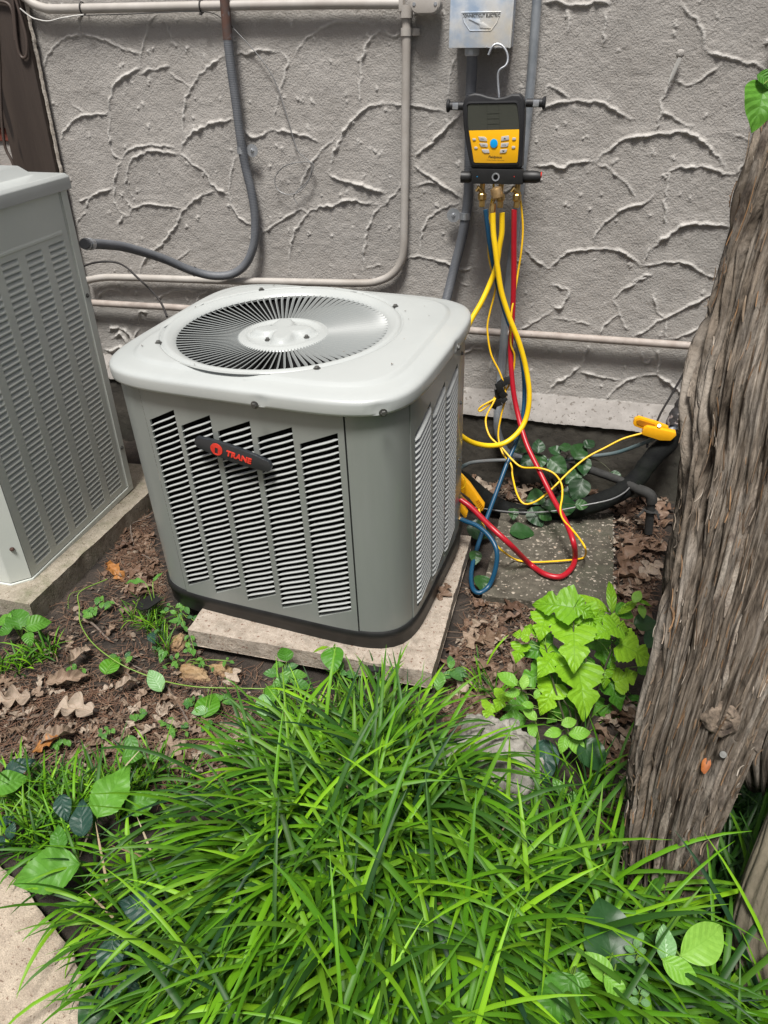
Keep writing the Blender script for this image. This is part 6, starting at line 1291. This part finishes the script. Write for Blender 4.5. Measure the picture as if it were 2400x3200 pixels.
# ------------------------------------------------------------------ twigs
def twig(l, r, label, z=.018):
    pts = cr([G(x, y, z + .006 * math.sin(i * 2.2)) for i, (x, y) in enumerate(l)], 6); pts = [Vector((p.x, p.y, gh(p.x, p.y) + .012 + .004 * math.sin(i * .5))) for i, p in enumerate(pts)]
    pts = [p + Vector((mnoise.noise(p * 90), mnoise.noise(p * 90 + Vector((5, 0, 0))), 0)) * .003 for p in pts]
    solo('twig', MB().tube(pts, [r * (1 - .5 * i / len(pts)) for i in range(len(pts))], 7), M_twig, label, 'twig', auto=80)
for l, r, lab_ in [([(110, 2400), (100, 2360), (105, 2300), (140, 2250), (185, 2190), (200, 2170)], .0042, 'forked brown twig curving at the left edge of the dirt'), ([(70, 2170), (72, 2230), (95, 2280)], .003, 'short twig beside the forked twig'),
    ([(595, 2280), (570, 2210), (530, 2150), (480, 2090), (420, 2060), (390, 2055)], .0032, 'curved grey twig on the dirt below the middle unit'), ([(240, 1905), (300, 1945), (340, 1985)], .0045, 'dark straight twig beside the trailing vine'),
    ([(405, 1600), (412, 1680), (440, 1725), (480, 1745)], .0035, 'bent twig in the gap between the two units'), ([(370, 1655), (430, 1620), (470, 1610)], .0035, 'twig leaning on the end of the mossy pad'), ([(1600, 1745), (1650, 1775), (1700, 1810), (1735, 1865)], .003, 'thin black twig lying on the pebbly slab'),
    ([(1530, 1850), (1500, 1900), (1480, 1950)], .0035, 'twig in the leaf litter right of the concrete pad'), ([(20, 2245), (90, 2230), (170, 2215), (260, 2200)], .0022, 'long thin twig across the pine straw at the left'), ([(240, 2420), (235, 2380), (250, 2340)], .0045, 'short dark twig just above the turf at the left'),
    ([(1960, 1790), (1975, 1830), (1990, 1870)], .004, 'short dark twig among oak leaves beside the trunk'), ([(360, 2060), (420, 2110), (440, 2160)], .002, 'thin twig under the trailing vine'), ([(1440, 2060), (1470, 2110), (1500, 2170)], .0022, 'thin twig beside the seedlings right of the pad')]: twig(l, r, lab_)

# ------------------------------------------------------------------ scatter areas, in photograph pixels
def inside(x, y, poly):
    c = False; j = len(poly) - 1
    for i in range(len(poly)):
        if (poly[i][1] > y) != (poly[j][1] > y) and x < (poly[j][0] - poly[i][0]) * (y - poly[i][1]) / (poly[j][1] - poly[i][1]) + poly[i][0]: c = not c
        j = i
    return c
def samp(poly, rnd=random):
    xs = [p[0] for p in poly]; ys = [p[1] for p in poly]
    while True:
        x = rnd.uniform(min(xs), max(xs)); y = rnd.uniform(min(ys), max(ys))
        if inside(x, y, poly): return x, y
DIRT = [(-60, 2050), (100, 1960), (330, 1780), (500, 1850), (600, 2020), (900, 2130), (1330, 2210), (1000, 2330), (700, 2480), (200, 2560), (-60, 2600)]
LEFTZ = [(-40, 2130), (260, 2130), (620, 2180), (850, 2260), (700, 2460), (300, 2420), (-40, 2420)]
GAP = [(385, 1600), (440, 1560), (520, 1850), (420, 1860), (330, 1790), (380, 1700)]
RGT = [(1450, 1830), (1560, 1850), (1700, 1900), (1640, 2230), (1400, 2280), (1380, 2120), (1470, 1900)]
CRN = [(1930, 1500), (2080, 1530), (2060, 1800), (1990, 2000), (1930, 1920), (1925, 1640), (1900, 1560)]
BACK = [(1460, 1510), (1640, 1500), (1900, 1500), (1930, 1580), (1700, 1570), (1500, 1600)]
FAR = [(2200, 2450), (2420, 2380), (2420, 2900), (2230, 2850), (2190, 2650)]
def litter(poly, n, kinds, lab_, group, lo=.035, hi=.085, zadd=.010):
    for i in range(n):
        me_k = random.choice(kinds); x, y = samp(poly); g_ = G(x, y, 0); L_ = random.uniform(lo, hi); z = gh(g_.x, g_.y) + zadd + random.random() * .012
        n_ = Vector((random.uniform(-.4, .4), random.uniform(-.4, .4), 1)).normalized(); d = Vector((math.cos(i * 2.4), math.sin(i * 2.4 + random.random()), 0)); d = (d - n_ * d.dot(n_)).normalized()
        if random.random() < .3: n_ = -n_
        M = Matrix((d.cross(n_), d, n_)).transposed().to_4x4(); M.translation = Vector((g_.x, g_.y, z)) - d * L_ / 2
        o = bpy.data.objects.new('fallen_leaf', random.choice(LB[me_k])); COL.objects.link(o); o.matrix_world = M @ Matrix.Scale(L_, 4)
        sz_ = 'small' if L_ < lo + (hi - lo) * .33 else 'large' if L_ > lo + (hi - lo) * .67 else 'middling'
        tc = (CR.dot(M.to_3x3().col[1]), CU.dot(M.to_3x3().col[1])); k8 = int(round(math.atan2(tc[1], tc[0]) / (PI / 4))) % 8
        sh = 'curled' if me_k == 'oakc' else 'flat lobed' if me_k == 'oak' else 'damp lobed'
        tag(o, '%s %s oak leaf pointing %s, %s' % (sz_, sh, ['right', 'up right', 'up', 'up left', 'left', 'down left', 'down', 'down right'][k8], lab_), 'leaf', group)
litter(LEFTZ, 110, ['oak', 'oak', 'oakc'], 'on the open dirt above the turf', 'fallen leaves on the open dirt', .026, .058)
litter(DIRT, 50, ['oak', 'oakc', 'oakc'], 'before the front concrete pad', 'fallen leaves before the front pad', .03, .065)
litter(GAP, 26, ['oakd', 'oakd', 'oakc'], 'between the two units', 'fallen leaves between the units', .04, .08)
litter(RGT, 46, ['oak', 'oakc', 'oakd', 'oakd'], 'right of the pad', 'fallen leaves right of the pad', .045, .09)
litter(CRN, 52, ['oakd', 'oak', 'oakd'], 'beside the trunk', 'fallen leaves beside the trunk', .05, .10, .014)
litter(BACK, 24, ['oakd', 'oak'], 'against the foundation', 'fallen leaves against the foundation', .06, .11, .014)
litter([(1840, 2290), (1985, 2180), (1975, 2560), (1860, 2560)], 26, ['oakd', 'oakd', 'oakc'], 'under the sapling beside the trunk', 'fallen leaves under the sapling', .05, .09)
litter(FAR, 18, ['oak', 'oakd'], 'right of the trunk', 'fallen leaves right of the trunk', .05, .09)
for (x, y, L_, a, k, lab_) in [(145, 2322, 90, 200, 'oako', 'single orange brown leaf lying in the dirt at the left'), (180, 1985, 60, 0, 'oakc', 'pale curled leaf fragment beside the plantain'), (475, 2375, 130, 110, 'oak', 'pale pointed oak leaf standing just above the turf'), (525, 2370, 120, -120, 'oak', 'pale lobed oak leaf beside the pointed one above the turf'),
    (235, 2215, 130, 175, 'oak', 'broad brown oak leaf in the middle of the dirt'), (180, 2295, 120, 25, 'oakc', 'long folded brown leaf below the broad oak leaf'), (200, 2115, 130, 15, 'oakc', 'pale curled leaf with ragged edge at the left of the dirt'), (395, 2135, 90, 30, 'oakc', 'pale fringed curl of leaf in the dirt'), (240, 2040, 110, 60, 'oakc', 'pale shredded leaf beside the vine'),
    (1480, 2320, 120, 180, 'oako', 'orange brown leaf above the fissured rock'), (360, 1785, 90, -40, 'oako', 'reddish brown leaf in the gap beside the mossy pad'), (2060, 1600, 80, -70, 'oakd', 'brown oak leaf propped beside the pipe stub'), (1955, 1760, 140, -80, 'oakd', 'large brown oak leaf beside the pebbly slab'), (40, 2185, 110, 190, 'oak', 'pale oak leaf at the left edge of the dirt'), (1385, 1850, 70, 60, 'oakd', 'dark brown leaf lying on the right side of the front pad'), (545, 2260, 60, 0, 'oakc', 'small brown leaf right of the curved twig')]:
    c = G(x, y, .025 if x != 1385 else .085); o, lb = put_leaf(None, k, c, a, L_, tilt=.2, jit=.25, name='fallen_leaf'); tag(o, lab_, 'leaf')
# pine straw, chips, pebbles
stw = MB()
for _ in range(8500):
    z_ = random.choice([DIRT, DIRT, DIRT, LEFTZ, RGT, GAP, CRN]); x, y = samp(z_); g_ = G(x, y, 0); a = random.uniform(0, 2 * PI); L_ = random.uniform(.015, .055); h = gh(g_.x, g_.y) + .006 + random.random() * .010; c = random.uniform(-.6, .6); wv = random.uniform(.0005, .0011); vs = []
    p = Vector((g_.x, g_.y, h))
    for k in range(4):
        d = Vector((math.cos(a), math.sin(a), random.uniform(-.08, .08))); s_ = Vector((-d.y, d.x, 0)) * wv; vs += [p - s_, p + s_]; p = p + d * L_ / 3; a += c / 3
    stw.add(vs, [(0, 1, 3, 2), (2, 3, 5, 4), (4, 5, 7, 6)])
tag(objm('pine_straw', stw.mesh('pine_straw', M_straw, smooth=False)), 'brown pine straw scattered over the dirt', 'pine straw', kind='stuff')
chp = MB()
for _ in range(5200):
    z_ = random.choice([DIRT, DIRT, LEFTZ, RGT, GAP, CRN, BACK, RGT]); x, y = samp(z_); g_ = G(x, y, 0); h = gh(g_.x, g_.y) + .004 + random.random() * .007; r_ = random.uniform(.0025, .010) * (1.7 if random.random() < .12 else 1); a = random.uniform(0, 6.3); el = random.uniform(.3, .9)
    n_ = Vector((random.uniform(-.7, .7), random.uniform(-.7, .7), 1)).normalized(); u = n_.orthogonal().normalized(); v = n_.cross(u); p = Vector((g_.x, g_.y, h)); k_ = random.randint(4, 6)
    chp.add([p + (u * math.cos(a + 2 * PI * i / k_) + v * el * math.sin(a + 2 * PI * i / k_)) * r_ * random.uniform(.6, 1.2) for i in range(k_)], [tuple(range(k_))])
tag(objm('leaf_crumbs', chp.mesh('leaf_crumbs', M_chip, smooth=False)), 'broken leaf and bark crumbs littering the dirt', 'leaf litter', kind='stuff')
peb = MB()
def pebble(p, r_):
    o_ = [Vector(d) for d in ((1, 0, 0), (-1, 0, 0), (0, 1, 0), (0, -1, 0), (0, 0, .7), (0, 0, -.7), (.6, .6, .3), (-.6, .6, .3), (.6, -.6, .3), (-.6, -.6, .3))]
    b = bmesh.new(); [b.verts.new(d * random.uniform(.7, 1.15) * r_) for d in o_]; bmesh.ops.convex_hull(b, input=b.verts); b.verts.ensure_lookup_table()
    b.verts.index_update(); peb.add([v.co + p for v in b.verts], [tuple(v.index for v in f.verts) for f in b.faces]); b.free()
for _ in range(240):
    if random.random() < .5: p = Vector((.238 + random.uniform(-.012, .004), random.uniform(1.9, 2.5), random.uniform(.0, .034)))
    else: p = Vector((random.uniform(-.15, .235), random.uniform(1.9, 2.48), .031))
    pebble(p, random.uniform(.0025, .0075))
o = tag(objm('pebbles', peb.mesh('pebbles', mat('slab_pebbles', (1, 1, 1), rough=.8, rnd=[(.34, .30, .25), (.15, .13, .11), (.42, .38, .32), (.25, .17, .11)]), auto=50)), 'pale pebbles bedded in the top and broken edge of the pebbly slab', 'pebbles', kind='stuff')
pb = MB(); peb = pb
for _ in range(260):
    x, y = samp(random.choice([DIRT, LEFTZ, GAP])); g_ = G(x, y, 0); pebble(Vector((g_.x, g_.y, gh(g_.x, g_.y) + .003)), random.uniform(.002, .006))
tag(objm('grit', pb.mesh('grit', M_chip, auto=50)), 'small grit and stones in the dirt', 'grit', kind='stuff')

# ------------------------------------------------------------------ lily turf
GR = [(140, 2720), (330, 2680), (520, 2660), (700, 2600), (850, 2500), (960, 2420), (1150, 2380), (1300, 2400), (1390, 2560), (1500, 2680), (1700, 2740), (1850, 2740), (1930, 2780), (1910, 2880), (1990, 3060), (2300, 3100), (2500, 3150), (2600, 3700), (800, 3900), (620, 3500), (560, 3250), (480, 3080), (380, 2950), (230, 2830)]
def blade(mb, p, az, L_, wv, lean, droop, seg=7):
    "arching folded strap leaf"
    d = Vector((math.cos(az), math.sin(az), 0)); s_ = Vector((-d.y, d.x, 0)); vs = []; q = Vector(p); el = PI / 2 - lean; tw = random.uniform(-.5, .5)
    for k in range(seg + 1):
        f = k / seg; t = d * math.cos(el) + Vector((0, 0, 1)) * math.sin(el); nn = t.cross(s_)
        ww = wv * (.55 + .45 * min(1, f * 4)) * (1 - max(0, (f - .72) / .28) ** 1.6 * .93) ; sw = s_ * math.cos(tw * f) + nn * math.sin(tw * f)
        vs += [q - sw * ww, q + nn * ww * .42, q + sw * ww]
        q = q + t * (L_ / seg); el -= droop / seg * (.5 + f)
        if q.z < .004: q.z = .004 + .01 * random.random(); el = max(el, 0)
    mb.add(vs, [(3 * k, 3 * k + 1, 3 * k + 4, 3 * k + 3) for k in range(seg)] + [(3 * k + 1, 3 * k + 2, 3 * k + 5, 3 * k + 4) for k in range(seg)])
GC = G(1230, 2420); gb = MB(); gd = MB(); rr = random.Random(5)
ntuft = 0
while ntuft < 360:
    x, y = samp(GR, rr); g_ = G(x, y, 0)
    if math.hypot(g_.x - G(1540, 2420).x, g_.y - G(1540, 2420).y) < .13: continue
    # the closer strip is undersampled in pixels per metre: accept by ground area
    if rr.random() > min(1, (D(g_) / 1.9) ** 2.2): continue
    if x < 800 and rr.random() < .42: continue
    ntuft += 1; az0 = rr.uniform(0, 2 * PI); dense = 12
    edge_ = 1.0 if x > 600 or y > 2900 else .6
    for _ in range(int(dense * edge_)):
        p = Vector((g_.x + rr.gauss(0, .012), g_.y + rr.gauss(0, .012), gh(g_.x, g_.y)))
        az = az0 * .0 + rr.uniform(0, 2 * PI)
        if rr.random() < .62: az = math.atan2(g_.y - GC.y, g_.x - GC.x) + rr.gauss(0, .55)
        L_ = rr.uniform(.22, .50) * (1.0 if x > 800 else .62) * (.72 if y < 2520 else 1.0) * (.55 if x > 1340 and y < 2820 else 1.0); 
        blade(gb, p, az, L_, rr.uniform(.0030, .0056) * (1 if x > 800 else .8), rr.uniform(.10, .7), rr.uniform(.9, 2.5), 10)
    if rr.random() < .5: blade(gd, p, rr.uniform(0, 6.28), rr.uniform(.10, .28), .0024, rr.uniform(.5, 1.2), rr.uniform(.3, 1.5), 5)
tag(objm('lily_turf', gb.mesh('lily_turf', M_grass, auto=180)), 'dense bright green strappy turf arching over the whole foreground', 'grass', kind='stuff')
# sparser tufts: left edge, dirt, in front of the rock, right of the trunk
gs = MB()
def tufts(mb, poly, n, lo, hi, k=9, w0=.0016, w1=.0030):
    for _ in range(n):
        x, y = samp(poly, rr); g_ = G(x, y, 0)
        for _ in range(k): blade(mb, Vector((g_.x + rr.gauss(0, .006), g_.y + rr.gauss(0, .006), gh(g_.x, g_.y))), rr.uniform(0, 2 * PI), rr.uniform(lo, hi), rr.uniform(w0, w1), rr.uniform(.2, 1.0), rr.uniform(.3, 1.6), 6)
tufts(gs, [(-20, 2480), (500, 2420), (700, 2460), (300, 2640), (100, 2700), (-40, 2640)], 60, .06, .16)
tufts(gs, [(-20, 2010), (180, 2020), (150, 2110), (-20, 2120)], 10, .05, .12, 8)
tufts(gs, [(410, 1880), (560, 1960), (520, 2060), (400, 2010)], 12, .03, .09, 12, .0010, .0018)
tufts(gs, [(800, 2230), (1300, 2210), (1350, 2330), (1000, 2380)], 46, .08, .20, 7)
tufts(gs, [(1420, 2600), (1900, 2640), (1930, 2740), (1600, 2740)], 22, .09, .2, 8)
tufts(gs, [(1700, 2420), (1900, 2480), (1930, 2600), (1750, 2560)], 10, .10, .24, 6)
tufts(gs, [(1480, 2060), (1560, 2080), (1560, 2200), (1460, 2180)], 6, .05, .13, 5)
tag(objm('turf_tufts', gs.mesh('turf_tufts', M_grass, auto=180)), 'thinner grass tufts straggling out of the turf over dirt and rock', 'grass', kind='stuff')
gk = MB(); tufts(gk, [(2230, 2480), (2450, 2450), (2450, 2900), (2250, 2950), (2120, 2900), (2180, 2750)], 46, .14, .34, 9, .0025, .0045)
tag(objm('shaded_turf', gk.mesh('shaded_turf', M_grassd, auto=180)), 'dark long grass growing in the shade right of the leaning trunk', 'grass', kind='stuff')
tag(objm('dry_grass', gd.mesh('dry_grass', M_gdead, auto=180)), 'a few withered straw coloured blades among the green turf', 'dry grass', kind='stuff')
